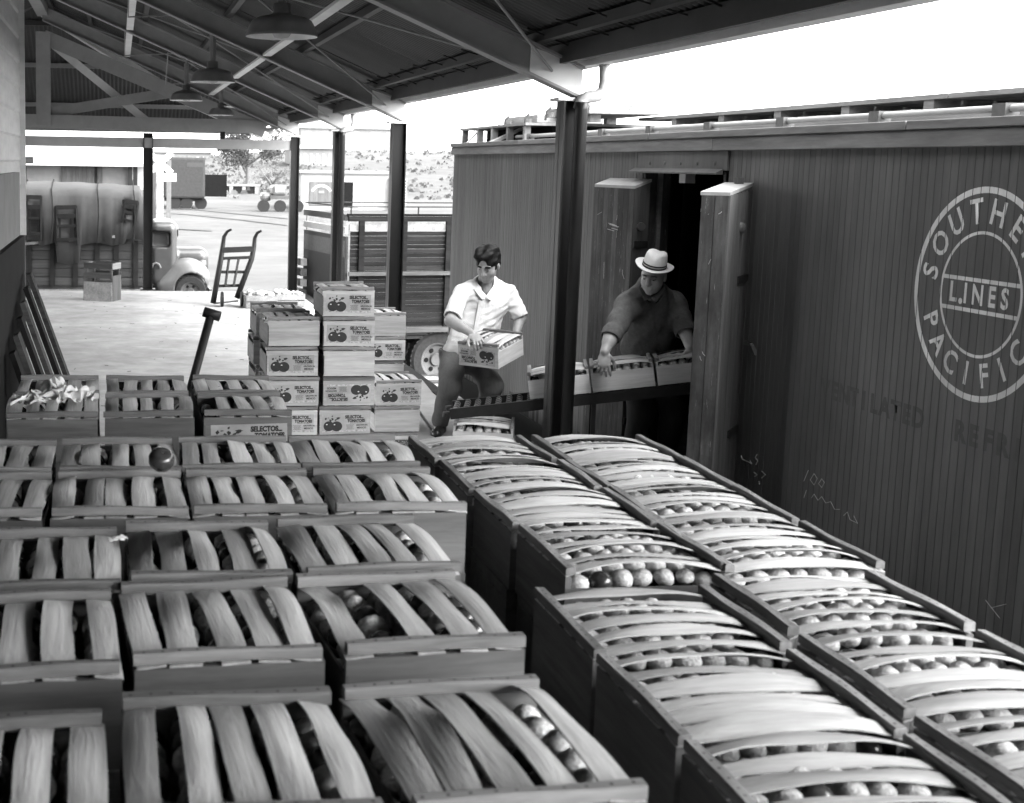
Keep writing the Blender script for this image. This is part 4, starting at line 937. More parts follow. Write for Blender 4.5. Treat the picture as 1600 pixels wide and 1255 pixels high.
# ------------------------------------------------------------------ signed-distance modelling (bodies, cloth, rounded sheet metal)
class SDF:
    def __init__(s, lo, hi, h):
        s.h = h; s.lo = np.array(lo, float); n = np.ceil((np.array(hi, float) - s.lo) / h).astype(int) + 1; s.n = n
        s.d = np.full(n, 0.5, np.float32); s.ax = [s.lo[i] + h * np.arange(n[i]) for i in range(3)]
    def _blk(s, lo, hi, pad):
        i0 = np.maximum(0, np.floor((np.array(lo) - pad - s.lo) / s.h).astype(int)); i1 = np.minimum(s.n, np.ceil((np.array(hi) + pad - s.lo) / s.h).astype(int) + 1)
        if (i1 <= i0).any(): return None, None
        sl_ = tuple(slice(a, b) for a, b in zip(i0, i1))
        g = np.meshgrid(*[s.ax[i][sl_[i]] for i in range(3)], indexing='ij'); return sl_, np.stack(g, -1)
    def _mix(s, sl_, d, k, op):
        c = s.d[sl_]
        if op == 'add':
            if k > 0: hh = np.clip(0.5 + 0.5 * (c - d) / k, 0, 1); r = c * (1 - hh) + d * hh - k * hh * (1 - hh)
            else: r = np.minimum(c, d)
        else:
            if k > 0: hh = np.clip(0.5 - 0.5 * (c + d) / k, 0, 1); r = c * (1 - hh) - d * hh + k * hh * (1 - hh)
            else: r = np.maximum(c, -d)
        s.d[sl_] = r
    def cone(s, a, b, ra, rb, k=0.03, op='add', sq=None):
        a, b = np.array(a, float), np.array(b, float); R_ = max(ra, rb)
        sl_, p = s._blk(np.minimum(a, b) - R_, np.maximum(a, b) + R_, 0.05 + k)
        if sl_ is None: return s
        ba = b - a; pa = p - a; t = np.clip((pa @ ba) / max(ba @ ba, 1e-9), 0, 1)
        d = np.linalg.norm(pa - t[..., None] * ba, axis=-1) - (ra + (rb - ra) * t); s._mix(sl_, d, k, op); return s
    def chain(s, pts, rs, k=0.02):
        for i in range(len(pts) - 1): s.cone(pts[i], pts[i + 1], rs[i], rs[i + 1], k)
        return s
    def ell(s, c, r, M3=None, k=0.03, op='add'):
        c, r = np.array(c, float), np.array(r, float); R_ = r.max(); sl_, p = s._blk(c - R_, c + R_, 0.05 + k)
        if sl_ is None: return s
        q = p - c
        if M3 is not None: q = q @ np.array(M3)
        k0 = np.linalg.norm(q / r, axis=-1); k1 = np.linalg.norm(q / (r * r), axis=-1) + 1e-9
        s._mix(sl_, k0 * (k0 - 1) / k1, k, op); return s
    def box(s, c, hlf, rad=0.02, M3=None, k=0.0, op='add'):
        c, hlf = np.array(c, float), np.array(hlf, float); R_ = np.linalg.norm(hlf); sl_, p = s._blk(c - R_, c + R_, 0.05 + k)
        if sl_ is None: return s
        q = p - c
        if M3 is not None: q = q @ np.array(M3)
        q = np.abs(q) - hlf + rad
        d = np.linalg.norm(np.maximum(q, 0), axis=-1) + np.minimum(q.max(-1), 0) - rad; s._mix(sl_, d, k, op); return s
    def plane_cut(s, p0, nrm, near=None, rad=0.2):
        """remove everything on the side nrm points to, within rad of p0"""
        p0, nrm = np.array(p0, float), _n(np.array(nrm, float)); sl_, p = s._blk(p0 - rad, p0 + rad, 0)
        if sl_ is None: return s
        q = p - p0; d = -(q @ nrm); ins = np.linalg.norm(q, axis=-1) - rad
        s._mix(sl_, np.maximum(d, ins), 0, 'sub') if False else None
        cut = np.maximum(-(d), ins) if False else None
        c = s.d[sl_]; m_ = (q @ nrm > 0) & (ins < 0); e = np.where(ins < 0, np.maximum(c, q @ nrm), c); s.d[sl_] = e; return s
    def wrinkle(s, amp, freq, seed=0, lo=None, hi=None):
        r_ = np.random.default_rng(seed); g = np.meshgrid(*s.ax, indexing='ij', sparse=True); w = 0
        for _ in range(7):
            k = r_.normal(size=3); k /= np.linalg.norm(k); f_ = freq * r_.uniform(0.5, 1.6); ph = r_.uniform(0, 6.28)
            k2 = r_.normal(size=3) * freq * 0.25
            w = w + np.sin(f_ * (k[0] * g[0] + k[1] * g[1] + k[2] * g[2]) + ph + 1.5 * np.sin(k2[0] * g[0] + k2[1] * g[1] + k2[2] * g[2]))
        s.d += (amp * w / 2.6).astype(np.float32); return s
    def mesh(s, name):
        D = s.d; nx_, ny_, nz_ = D.shape; ins = D < 0
        c = [ins[i:nx_ - 1 + i, j:ny_ - 1 + j, k:nz_ - 1 + k] for i in (0, 1) for j in (0, 1) for k in (0, 1)]
        tot = sum(x.astype(np.int8) for x in c); act = (tot > 0) & (tot < 8); idx = np.full(act.shape, -1, np.int64); ii = np.argwhere(act); idx[act] = np.arange(len(ii))
        val = np.stack([D[ii[:, 0] + i, ii[:, 1] + j, ii[:, 2] + k] for i in (0, 1) for j in (0, 1) for k in (0, 1)], 1)
        cor = np.array([(i, j, k) for i in (0, 1) for j in (0, 1) for k in (0, 1)], float)
        acc = np.zeros((len(ii), 3)); cnt = np.zeros(len(ii))
        for a in range(8):
            for b in range(a + 1, 8):
                if np.abs(cor[a] - cor[b]).sum() == 1:
                    va, vb = val[:, a], val[:, b]; x = (va < 0) != (vb < 0); t = np.where(x, va / np.where(va == vb, 1, va - vb), 0)
                    acc += np.where(x[:, None], cor[a] + t[:, None] * (cor[b] - cor[a]), 0); cnt += x
        V = s.lo + (ii + acc / cnt[:, None]) * s.h
        faces = []
        for axis in range(3):
            sh = [slice(1, n - 1) for n in D.shape]; sa = list(sh); sb = list(sh); sa[axis] = slice(0, D.shape[axis] - 1); sb[axis] = slice(1, D.shape[axis])
            A, B = ins[tuple(sa)], ins[tuple(sb)]; e = np.argwhere(A != B); fl = A[A != B]
            off = np.ones(3, int); off[axis] = 0; e = e + off
            u, v = [q for q in range(3) if q != axis]; du = np.zeros(3, int); dv_ = np.zeros(3, int); du[u] = 1; dv_[v] = 1
            q = np.stack([idx[tuple((e - du - dv_).T)], idx[tuple((e - dv_).T)], idx[tuple(e.T)], idx[tuple((e - du).T)]], 1)
            if axis == 1: fl = ~fl
            q = np.where(fl[:, None], q, q[:, ::-1]); faces.append(q)
        Fc = np.concatenate(faces); Fc = Fc[(Fc >= 0).all(1)]
        me = bpy.data.meshes.new(name); me.from_pydata(V.tolist(), [], Fc.tolist()); me.update(); me.polygons.foreach_set('use_smooth', [True] * len(me.polygons)); return me

# ------------------------------------------------------------------ smaller things on the dock
p0 = onZ(333, 478, 0); q0 = onZ(372, 474, 0); ht = thing('hand_truck', 'dark two-wheeled hand truck standing upright on the bright dock', 'hand truck', p0)
def hv(x, y, Y): return onY(x, y, Y) - Vector(p0)
yb = p0.y
Lr = [hv(333, 474, yb), hv(345, 405, yb + 0.10), hv(348, 385, yb + 0.13), hv(350, 370, yb + 0.15), hv(355, 362, yb + 0.1), hv(361, 359, yb)]
Rr = [hv(370, 466, yb + 0.05), hv(393, 405, yb + 0.15), hv(397, 385, yb + 0.18), hv(398, 372, yb + 0.19), hv(402, 364, yb + 0.14), hv(408, 361, yb + 0.04)]
for r_ in (Lr, Rr): MB().tube(r_, [0.044, 0.042, 0.036, 0.030, 0.023, 0.018], 8).build('rail', m_iron, ht, smooth=True)
def lerp(a, b, t): return a + (b - a) * t
for (x0, y0_, x1, y1_) in ((347, 391, 396, 389), (344, 404, 394, 402), (341, 425, 385, 425), (337, 447, 376, 446)):
    MB().bar(hv(x0, y0_, yb + 0.1), hv(x1, y1_, yb + 0.14), 0.04, 0.085 if y0_ in (391,) else 0.045).build('cross_bar', m_iron, ht)
for (x0, y0_, x1, y1_) in ((358, 403, 352, 447), (373, 403, 365, 447)): MB().bar(hv(x0, y0_, yb + 0.12), hv(x1, y1_, yb + 0.08), 0.028, 0.028).build('slat_bar', m_iron, ht)
MB().bar(hv(333, 474, yb - 0.02), hv(372, 470, yb - 0.02), 0.12, 0.015).build('toe_plate', m_iron, ht)
for (x, y_) in ((347, 468), (378, 464)):
    c = hv(x, y_, yb - 0.1); c.z = 0.115; MB().lathe([(0.001, -0.025), (0.06, -0.025), (0.115, -0.02), (0.115, 0.02), (0.06, 0.025), (0.001, 0.025)], 18, origin=c, axis='x').build('wheel', m_iron, ht)
# lone slatted field crate
pc = onZ(160, 471, 0); fc = thing('field_crate', 'tall weathered slatted crate standing alone on the bright dock', 'crate', (pc.x, pc.y + 0.2, 0), math.radians(-24))
for k, (z0, z1) in enumerate([(0.0, 0.30), (0.36, 0.45), (0.51, 0.60)]):
    for sg in (-1, 1): bx('side_slat', m_oldwood if k else m_greywood, fc, -0.24, 0.24, sg * 0.17 - 0.01, sg * 0.17 + 0.01, z0, z1)
for sg in (-1, 1):
    bx('end_board', m_oldwoodz, fc, sg * 0.235 - 0.012 + (0.01 if sg > 0 else -0.01), sg * 0.235 + 0.012, -0.158, 0.158, 0.0, 0.40)
    bx('end_slat', m_greywood, fc, sg * 0.235 - 0.012, sg * 0.235 + 0.012, -0.158, 0.158, 0.50, 0.595)
    for sy in (-1, 1): bx('corner_post', m_oldwoodz, fc, sg * 0.21 - 0.018, sg * 0.21 + 0.018, sy * 0.135 - 0.02, sy * 0.135 + 0.02, 0.0, 0.59)
# two produce crates heaped with wrapped fruit and a white bundle
for k, (x, y_) in enumerate([(405, 480), (448, 478)]):
    p = onZ(x, y_, 0); t = thing('produce_crate', ['low slatted crate heaped with loose produce beside the hand truck', 'low crate of loose produce against the far column'][k], 'crate', (p.x, p.y, 0), math.radians(6))
    for sg in (-1, 1):
        for z0 in (0.01, 0.11): bx('side_slat', m_greywood, t, -0.24, 0.24, sg * 0.18 - 0.008, sg * 0.18 + 0.008, z0, z0 + 0.085)
        bx('end_board', m_greywood, t, sg * 0.24 - 0.01, sg * 0.24 + 0.01, -0.17, 0.17, 0.0, 0.20)
    bx('bottom', m_greywood, t, -0.225, 0.225, -0.17, 0.17, 0.0, 0.02)
    for j in range(14):
        o = ob('produce', TM[j % 6], None); o.matrix_world = Matrix.Translation((p.x + jitter(0.19), p.y + jitter(0.13), 0.20 + jitter(0.03))) @ Matrix.Scale(0.05, 4)
        tag(o, 'round wrapped fruit heaped in the produce crate %s' % (['beside the hand truck', 'against the far column'][k]), 'fruit', 'fruit heaped in produce crates')
for k in range(2):
    p = onY(455 + 10 * k, 463, 17.0); crumple('tissue_paper', (p.x, p.y, 0.1), (0.22, 0.15, 0.12), ['white paper bundle on the floor behind the label stacks', 'second white paper bundle behind the tallest stack'][k], 71 + k).scale = (1, 1, 1)
# boards leaning on the wall
for k in range(6):
    Y = 6.85 + k * 0.26; bx0 = -0.02 - 0.045 * (5 - k) * 0.6; zt_ = 1.50 - 0.06 * (5 - k)
    a = Vector((bx0, Y, 0.02)); d = (Vector((-0.548, Y + 0.02, zt_)) - a)
    o = MB().bar(a, a + d, 0.15, 0.028, up=(0, 1, 0) if False else (1, 0, 0.4)).build('leaning_board', m_oldwood if k % 2 else m_wains)
    tag(o, '%s dark board leaning against the building wall' % ['nearest', 'second nearest', 'third', 'fourth', 'fifth', 'farthest, right-hand'][k], 'board', 'boards leaning on the wall')

# ------------------------------------------------------------------ trucks
def wheel(parent, c, r, w, tyre_m, rim_m, axis='y'):
    wl = MB().lathe([(r * 0.62, -w / 2), (r * 0.9, -w / 2), (r, -w * 0.3), (r, w * 0.3), (r * 0.9, w / 2), (r * 0.62, w / 2)], 36, origin=(0, 0, 0), axis=axis, closed=True).build('wheel', tyre_m, parent, smooth=False); wl.location = c
    tr = MB()
    for k in range(36):
        a = 2 * math.pi * k / 36; ca, sa = math.cos(a), math.sin(a)
        tr.bar((ca * r * 1.0, -w * 0.42, sa * r), (ca * r * 1.0, w * 0.42, sa * r), 0.035, 0.02, up=(ca, 0, sa))
    tr.build('tread', tyre_m, wl)
    b = MB().lathe([(0.001, -w * 0.30), (r * 0.2, -w * 0.32), (r * 0.24, -w * 0.12), (r * 0.5, -w * 0.2), (r * 0.56, -w * 0.42), (r * 0.63, -w * 0.45), (r * 0.63, w * 0.4), (0.001, w * 0.4)], 28, axis=axis)
    b.build('rim', rim_m, wl, smooth=False)
    hb_ = MB()
    for k in range(6):
        a = 2 * math.pi * k / 6; hb_.lathe([(0.001, -w * 0.235), (r * 0.075, -w * 0.23), (r * 0.085, -w * 0.20)], 10, origin=(r * 0.37 * math.cos(a), 0, r * 0.37 * math.sin(a)), axis='y')
    hb_.build('rim_hole', m_black, wl)
    return wl
# --- truck with canvas-covered load, left background
T1Y, G1 = 28.5, gz(0, 29)
t1 = thing('stake_truck', 'old stake truck with canvas-covered load parked left beyond the dock', 'truck', (-1.0, T1Y + 1.0, G1))
def T1(v): return Vector(v) - Vector((-1.0, T1Y + 1.0, G1))
def tb1(name, mat, x0, x1, y0, y1, z0, z1, bevel=0): o = bx(name, mat, t1, x0, x1, y0, y1, z0, z1, bevel); o.location = -Vector((-1.0, T1Y + 1.0, G1)); return o
for k in range(5): tb1('side_board', m_truckw, -4.2, 0.70, T1Y, T1Y + 0.03, -0.50 + k * 0.19, -0.325 + k * 0.19)
for k, px_ in enumerate((46, 82, 118, 152, 182, 212, 10)):
    X = onY(px_, 400, T1Y - 0.03).x; tb1('stake', m_wains, X - 0.05, X + 0.05, T1Y - 0.045, T1Y - 0.002, -0.52, 0.48)
MBt = MB().bar(onY(-60, 389, T1Y - 0.08), onY(226, 366, T1Y - 0.08), 0.03, 0.055); o = MBt.build('rope_rail', m_greywood, t1); o.location = -Vector((-1.0, T1Y + 1.0, G1))
tb1('bed_floor', m_oldwood, -4.2, 0.70, T1Y + 0.03, T1Y + 2.0, -0.58, -0.505); tb1('far_side', m_truckw, -4.2, 0.7, T1Y + 2.0, T1Y + 2.03, -0.5, 0.5)
tb1('rub_rail', m_greywood, -4.2, 0.72, T1Y - 0.02, T1Y + 0.06, -0.66, -0.585); tb1('chassis', m_iron, -4.0, 1.6, T1Y + 0.5, T1Y + 1.5, -0.75, -0.6)
tb1('load', m_oldwood, -4.0, 0.5, T1Y + 0.15, T1Y + 1.9, -0.5, 1.2)
# canvas: arched top and hanging sides with a ragged hem
cvn = MB(); NX, prof = 130, []
for i in range(NX + 1):
    X = -4.3 + 5.0 * i / NX; drop = 0.36 + 0.07 * abs(math.sin(X * 4.2 + 0.5)) + (0.10 if X > 0.15 else 0) - 0.0
    if -1.33 < X < -0.80: drop = -0.05 + 0.25 * abs(X + 1.05)
    if X < -1.72: drop = 0.95
    ztop = 1.52 + 0.09 * math.cos((X + 1.8) * 0.6) - (0.10 if X > 0.5 else 0) - 0.008 * math.sin(X * 9)
    cr_ = 0.07 * (abs(math.sin(X * 3.7 + 0.4)) ** 0.5 - 0.6) + 0.03 * (abs(math.sin(X * 9.1)) ** 0.6)
    pts = [(T1Y - 0.10 - 0.03 * math.sin(X * 7) - cr_, drop), (T1Y - 0.11 + 0.02 * math.sin(X * 11 + 1) - cr_ * 0.8, (drop + ztop) / 2), (T1Y - 0.06 + 0.015 * math.sin(X * 9) - cr_ * 0.4, ztop - 0.2), (T1Y + 0.0, ztop - 0.06), (T1Y + 0.25, ztop), (T1Y + 1.0, ztop + 0.10), (T1Y + 1.8, ztop), (T1Y + 2.06, ztop - 0.08), (T1Y + 2.1, 0.5)]
    for y_, z_ in pts: cvn.v.append((X, y_, z_))
npf = 9
for i in range(NX):
    for j in range(npf - 1):
        X = cvn.v[i * npf][0]
        if j == 1 and 0.08 < X < 0.26: continue          # tear in the side
        a = i * npf + j; cvn.f.append((a, a + 1, a + npf + 1, a + npf))
o = cvn.build('canvas_cover', m_canvas, t1, smooth=True); o.location = -Vector((-1.0, T1Y + 1.0, G1)); md = o.modifiers.new('thick', 'SOLIDIFY'); md.thickness = 0.012
for X in (-2.0, -1.42, -0.45, 0.32):
    rp = MB().tube([(X, T1Y - 0.2, 0.42), (X + 0.03, T1Y - 0.21, 1.0), (X + 0.02, T1Y - 0.14, 1.38), (X, T1Y - 0.02, 1.56), (X, T1Y + 1.0, 1.75), (X, T1Y + 2.0, 1.5)], 0.014, 6).build('rope', m_wains, t1); rp.location = -Vector((-1.0, T1Y + 1.0, G1))
# cab, hood and fender
s = SDF((0.55, T1Y - 0.1, -0.85), (2.05, T1Y + 2.1, 1.0), 0.035)
s.box((0.98, T1Y + 1.0, 0.18), (0.30, 0.86, 0.70), 0.16).ell((0.98, T1Y + 1.0, 0.62), (0.36, 0.86, 0.30), k=0.1)
s.box((1.45, T1Y + 1.0, -0.02), (0.55, 0.42, 0.30), 0.2, k=0.05).ell((1.75, T1Y + 1.0, -0.12), (0.22, 0.34, 0.40), k=0.1)
s.box((0.9, T1Y + 0.16, 0.50), (0.22, 0.16, 0.17), 0.05, op='sub')
s.box((1.22, T1Y + 1.0, 0.52), (0.1, 0.7, 0.16), 0.04, op='sub')
s1 = s.mesh('cab'); o = ob('cab', s1, m_truckp, t1); o.location = -Vector((-1.0, T1Y + 1.0, G1))
tb1('cab_seat', m_black, 0.72, 1.12, T1Y + 0.34, T1Y + 1.66, 0.0, 0.55)
for sgn, yc in ((-1, T1Y + 0.22), (1, T1Y + 1.78)):
    s = SDF((0.7, yc - 0.4, -0.95), (2.2, yc + 0.4, 0.4), 0.022)
    s.ell((1.50, yc + 0.04, -0.36), (0.50, 0.25, 0.46)).ell((1.2, yc + 0.04, -0.5), (0.4, 0.20, 0.3), k=0.12)
    s.cone((1.57, yc - 0.5, -0.57), (1.57, yc + 0.14, -0.57), 0.35, 0.35, 0.0, 'sub').box((1.4, yc, -0.98), (1.2, 0.5, 0.34), 0.01, op='sub').box((1.57, yc - 0.25, -0.75), (0.32, 0.35, 0.25), 0.01, op='sub')
    o = ob('fender', s.mesh('fender'), m_fender, t1); o.location = -Vector((-1.0, T1Y + 1.0, G1))
    o = MB().lathe([(0.001, 0.07), (0.07, 0.06), (0.095, 0.0), (0.07, -0.1), (0.001, -0.15)], 16, origin=(1.86, yc + 0.2 * -sgn, -0.05), axis='x').build('headlight', m_fender, t1, smooth=True); o.location = -Vector((-1.0, T1Y + 1.0, G1))
WR = 0.36
for X in (1.57, -2.6):
    for yc in (T1Y + 0.16, T1Y + 1.84): wheel(t1, T1((X, yc, G1 + WR)), WR, 0.18, m_dusttyre, m_rim)
tb1('front_bumper', m_rust, 1.98, 2.04, T1Y + 0.1, T1Y + 1.9, -0.72, -0.58); tb1('running_step', m_rust, 0.6, 1.2, T1Y + 0.02, T1Y + 0.2, -0.66, -0.62)
tb1('axle', m_iron, 1.53, 1.61, T1Y + 0.2, T1Y + 1.8, -0.66, -0.6)
o = MB().tube([onY(248, 398, T1Y + 0.2), onY(262, 394, T1Y + 0.25), onY(278, 402, T1Y + 0.3)], 0.012, 6).build('mirror_arm', m_iron, t1); o.location = -Vector((-1.0, T1Y + 1.0, G1))
arc = MB(); arc.tube([onY(px_, py_, T1Y + 0.10) for px_, py_ in ((237, 418), (239, 413), (243, 411), (248, 413), (251, 419))], 0.025, 6); o = arc.build('door_emblem', m_fender, t1); o.location = -Vector((-1.0, T1Y + 1.0, G1))
# chairs tied to the load
def chair(px0, px1, py0, py1, label, tilt):
    a = onY(px0, py0, T1Y - 0.16); b = onY(px1, py1, T1Y - 0.16); w = b.x - a.x; h = a.z - b.z
    t = thing('wooden_chair', label, 'chair', ((a.x + b.x) / 2, T1Y - 0.18, b.z), group='chairs roped to the truck load'); t.rotation_euler = (0, tilt, 0)
    for sg in (-1, 1): MB().bar((sg * w / 2, 0, 0), (sg * w / 2 * 0.94, 0.03, h), 0.045, 0.045).build('post', m_wains, t)
    for f_ in (0.97, 0.75, 0.5): MB().bar((-w / 2, 0.02, h * f_), (w / 2, 0.02, h * f_), 0.03, 0.09 if f_ > .6 else 0.06).build('rail', m_wains, t)
    bx('seat', m_wains, t, -w / 2, w / 2, -0.02, 0.06, h * 0.12, h * 0.2)
    for sg in (-0.3, 0.3): MB().bar((sg * w, 0.03, h * 0.2), (sg * w, 0.03, h * 0.75), 0.03, 0.03).build('spindle', m_wains, t)
chair(40, 64, 306, 376, 'dark ladder-back chair hanging at the tail of the truck', 0.02)
chair(88, 122, 322, 384, 'dark chair hanging in a loop of canvas mid-truck', -0.03)
chair(190, 211, 314, 350, 'dark chair showing through a tear in the canvas near the cab', 0.15)

# --- slatted truck behind the columns
t2 = thing('cattle_truck', 'high slatted stake truck parked behind the columns beside the rail car', 'truck', (3.62, 20.55, gz(5, 21)), math.radians(10)); G2 = gz(5, 21)
def z2(z): return z - G2
LN, WD = 4.3, 2.15
zs_ = -0.40
for k in range(22):
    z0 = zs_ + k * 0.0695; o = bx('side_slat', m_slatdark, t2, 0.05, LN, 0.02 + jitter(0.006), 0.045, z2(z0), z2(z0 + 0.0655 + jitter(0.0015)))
bx('top_board', m_greywood, t2, 0.02, LN, 0.0, 0.03, z2(1.14), z2(1.24)); bx('top_rail', m_slatdark, t2, 0.0, LN, -0.02, 0.04, z2(1.29), z2(1.37)); bx('top_edge', m_black, t2, -0.02, LN, -0.025, 0.045, z2(1.375), z2(1.41))
for u in (0.22, 0.95, 1.72, 2.6, 3.4): bx('stake', m_slatdark, t2, u - 0.045, u + 0.045, -0.035, 0.018, z2(-0.5), z2(1.29))
bx('rub_rail', m_oldwood, t2, 0.0, LN, -0.075, -0.036, z2(0.43), z2(0.49)); bx('bed_edge', m_oldwood, t2, -0.02, LN, -0.06, 0.06, z2(-0.50), z2(-0.42)); bx('bed_floor', m_oldwood, t2, 0, LN, 0.06, WD, z2(-0.56), z2(-0.46))
bx('end_panel', m_iron, t2, -0.04, 0.0, 0.0, WD, z2(-0.45), z2(1.05)); bx('end_band', m_rust, t2, -0.045, -0.04, 0.02, WD - 0.02, z2(0.72), z2(0.98)); bx('end_board', m_white, t2, -0.05, -0.01, 0.0, WD, z2(1.10), z2(1.20)); bx('end_rail', m_iron, t2, -0.05, 0.0, 0.0, WD, z2(1.30), z2(1.40))
bx('far_side', m_greywood, t2, 0.0, LN, WD - 0.04, WD, z2(-0.45), z2(1.3))  # paler boards, painted so the slat gaps read as lit
for u in (0.05, 1.2, 2.5, 3.9):
    MB().tube([(u, 0.03, z2(1.40)), (u, 0.03, z2(1.52))], 0.012, 6).build('hoop_post', m_iron, t2)
MB().tube([(-0.02, 0.03, z2(1.52)), (LN, 0.03, z2(1.53))], 0.011, 6).build('hoop_rail', m_iron, t2); MB().tube([(-0.02, WD, z2(1.52)), (LN, WD, z2(1.53))], 0.011, 6).build('hoop_rail', m_iron, t2); MB().tube([(-0.02, 0.03, z2(1.52)), (-0.02, WD, z2(1.52))], 0.011, 6).build('hoop_rail', m_iron, t2)
for k in range(4): bx('side_step', m_white if k % 2 else m_greywood, t2, -0.16, -0.052, WD - 0.25, WD + 0.35, z2(-0.1 + k * 0.18), z2(0.02 + k * 0.18))
bx('chassis', m_iron, t2, 0.1, LN + 1.6, 0.5, 1.6, z2(-0.75), z2(-0.57)); bx('mud_guard', m_iron, t2, 0.8, 2.5, 0.06, 0.5, z2(-0.62), z2(-0.57))
for u in (1.62, LN + 0.9):
    for yc in (0.14, WD - 0.14): wheel(t2, (u, yc, 0.47), 0.47, 0.22, m_dusttyre, m_rim)
cb = ob('cab', s1, m_truckp, t2); cb.location = (LN - 0.5, -T1Y - 1.0 + WD / 2, 0.78)
# ------------------------------------------------------------------ background beyond the dock
def B(name, label, cat, px, py, z=None, rz=0.0, group=None):
    p = onZ(px, py, -1.0); p.z = gz(p.x, p.y) - 0.02; return thing(name, label, cat, p, rz, group), p
# left shed with pale roof
sh = thing('shed', 'long whitewashed shed with pale overhanging roof behind the covered truck', 'building', (-6, 60, gz(-6, 60) - 0.1))
def Sx(px): return onY(px, 270, 60).x + 6
zb_ = sh.location.z
bx('wall', m_plaster, sh, -14, Sx(222), 0, 8, 0, 3.1); bx('wall', m_whitewash, sh, Sx(200), Sx(226), -0.15, 0, 0, 3.05)
MB().prism([(-1.2, 3.0), (-1.2, 3.12), (4.0, 4.6), (9.2, 3.12), (9.2, 3.0), (4.0, 4.45)], 'x', -15, Sx(226) + 0.3).build('roof', m_whitewash, sh)
bx('sliding_door', m_oldwoodz, sh, Sx(95), Sx(160), -0.12, -0.01, 0.2, 2.98); bx('door_frame', m_wains, sh, Sx(148), Sx(152), -0.16, -0.121, 0.2, 2.98)
for px_ in (40, 203, 211): bx('post', m_wains, sh, Sx(px_) - 0.1, Sx(px_) + 0.1, -1.0, -0.85, 0, 3.05)
# crossbuck
cbk, p = B('crossing_sign', 'white railway crossing crossbuck on a post', 'sign', 250, 346); k_ = p.y / F
hgt = 105 * k_
bx('post', m_white, cbk, -0.16, 0.16, -0.1, 0.1, 0, hgt * 0.98)
for a in (1, -1): MB().bar((-0.62 * a, -0.12 - 0.03 * a, hgt * 0.72), (0.62 * a, -0.12 - 0.03 * a, hgt * 1.02), 0.05, 0.3, up=(0, 0, 1)).build('cross_arm', m_white, cbk)
bx('sign_board', m_white, cbk, -0.1, 0.85, -0.14, -0.101, hgt * 0.60, hgt * 0.72)
bp, p = B('utility_post', 'dark wooden post standing just behind the crossbuck', 'post', 259, 345); bx('post', m_bark, bp, 0.05, 0.3, 0.4, 0.6, 0, 3.3)
bp2, p = B('utility_post', 'short dark post left of the crossbuck', 'post', 240, 342); bx('post', m_oldwoodz, bp2, -0.12, 0.12, 0.0, 0.2, 0, 2.6)
# freight car / van in the distance
vn, p = B('box_trailer', 'dark boxy freight van parked behind the crossbuck', 'van', 262, 325); k_ = p.y / F
bx('body', M('van_paint', 0.03, 0.7, spec=0.1), vn, -0.3, 58 * k_, 0, 7, 0.75, 78 * k_ + 0.1, 0.15); bx('roof_hatch', m_carside, vn, 0.4, 1.4, 0.5, 6.5, 78 * k_ + 0.1, 78 * k_ + 0.25)
bx('tail_door', m_black, vn, 58 * k_, 58 * k_ + 1.5, 0.2, 0.35, 0.9, 2.4); bx('frame', m_iron, vn, -0.2, 2.6, 0.5, 6.5, 0.55, 0.75)
for x in (0.5, 1.3): MB().lathe([(0.001, -0.15), (0.42, -0.15), (0.42, 0.15), (0.001, 0.15)], 18, origin=(x, 0.3, 0.42), axis='y').build('wheel', m_rubber, vn)
MB().lathe([(0.001, -0.15), (0.42, -0.15), (0.42, 0.15), (0.001, 0.15)], 18, origin=(2.3, 0.6, 0.42), axis='y').build('wheel', m_rubber, vn)
bx('letter_panel', m_canvas, vn, 1.3, 2.4, -0.01, 0.0, 2.9, 3.2)
# low platform wall
lw, p = B('low_wall', 'low dark retaining wall with pale piers under the tree', 'wall', 318, 305); k_ = p.y / F
bx('wall', m_wains, lw, 0, 85 * k_, 0, 0.5, 0, 0.75); bx('coping', m_plaster, lw, -0.2, 85 * k_ + 0.2, -0.15, 0.6, 0.751, 0.95)
for k in range(5): bx('pier', m_plaster, lw, k * 20 * k_, k * 20 * k_ + 0.35, -0.1, -0.01, 0, 0.75)
# distant flatbed truck
dt, p = B('flatbed_truck', 'small distant flatbed truck crossing the bright yard', 'truck', 408, 330); k_ = p.y / F; u = k_
bx('bed', m_oldwood, dt, 14 * u, 62 * u, 0, 2.0, 0.85, 1.1); bx('cab', m_fender, dt, 18 * u, 40 * u, 0.05, 1.95, 1.1, 42 * u, 0.15); bx('window', m_whitewash, dt, 22 * u, 36 * u, 0.03, 0.05, 1.35, 1.75); bx('hood', m_fender, dt, 1.5 * u, 17 * u, 0.3, 1.7, 0.7, 1.25, 0.2)
for x in (4, 30, 58): MB().lathe([(0.001, -0.12), (0.40, -0.12), (0.40, 0.12), (0.001, 0.12)], 18, origin=(x * u, 0.1, 0.4), axis='y').build('wheel', m_rubber, dt)
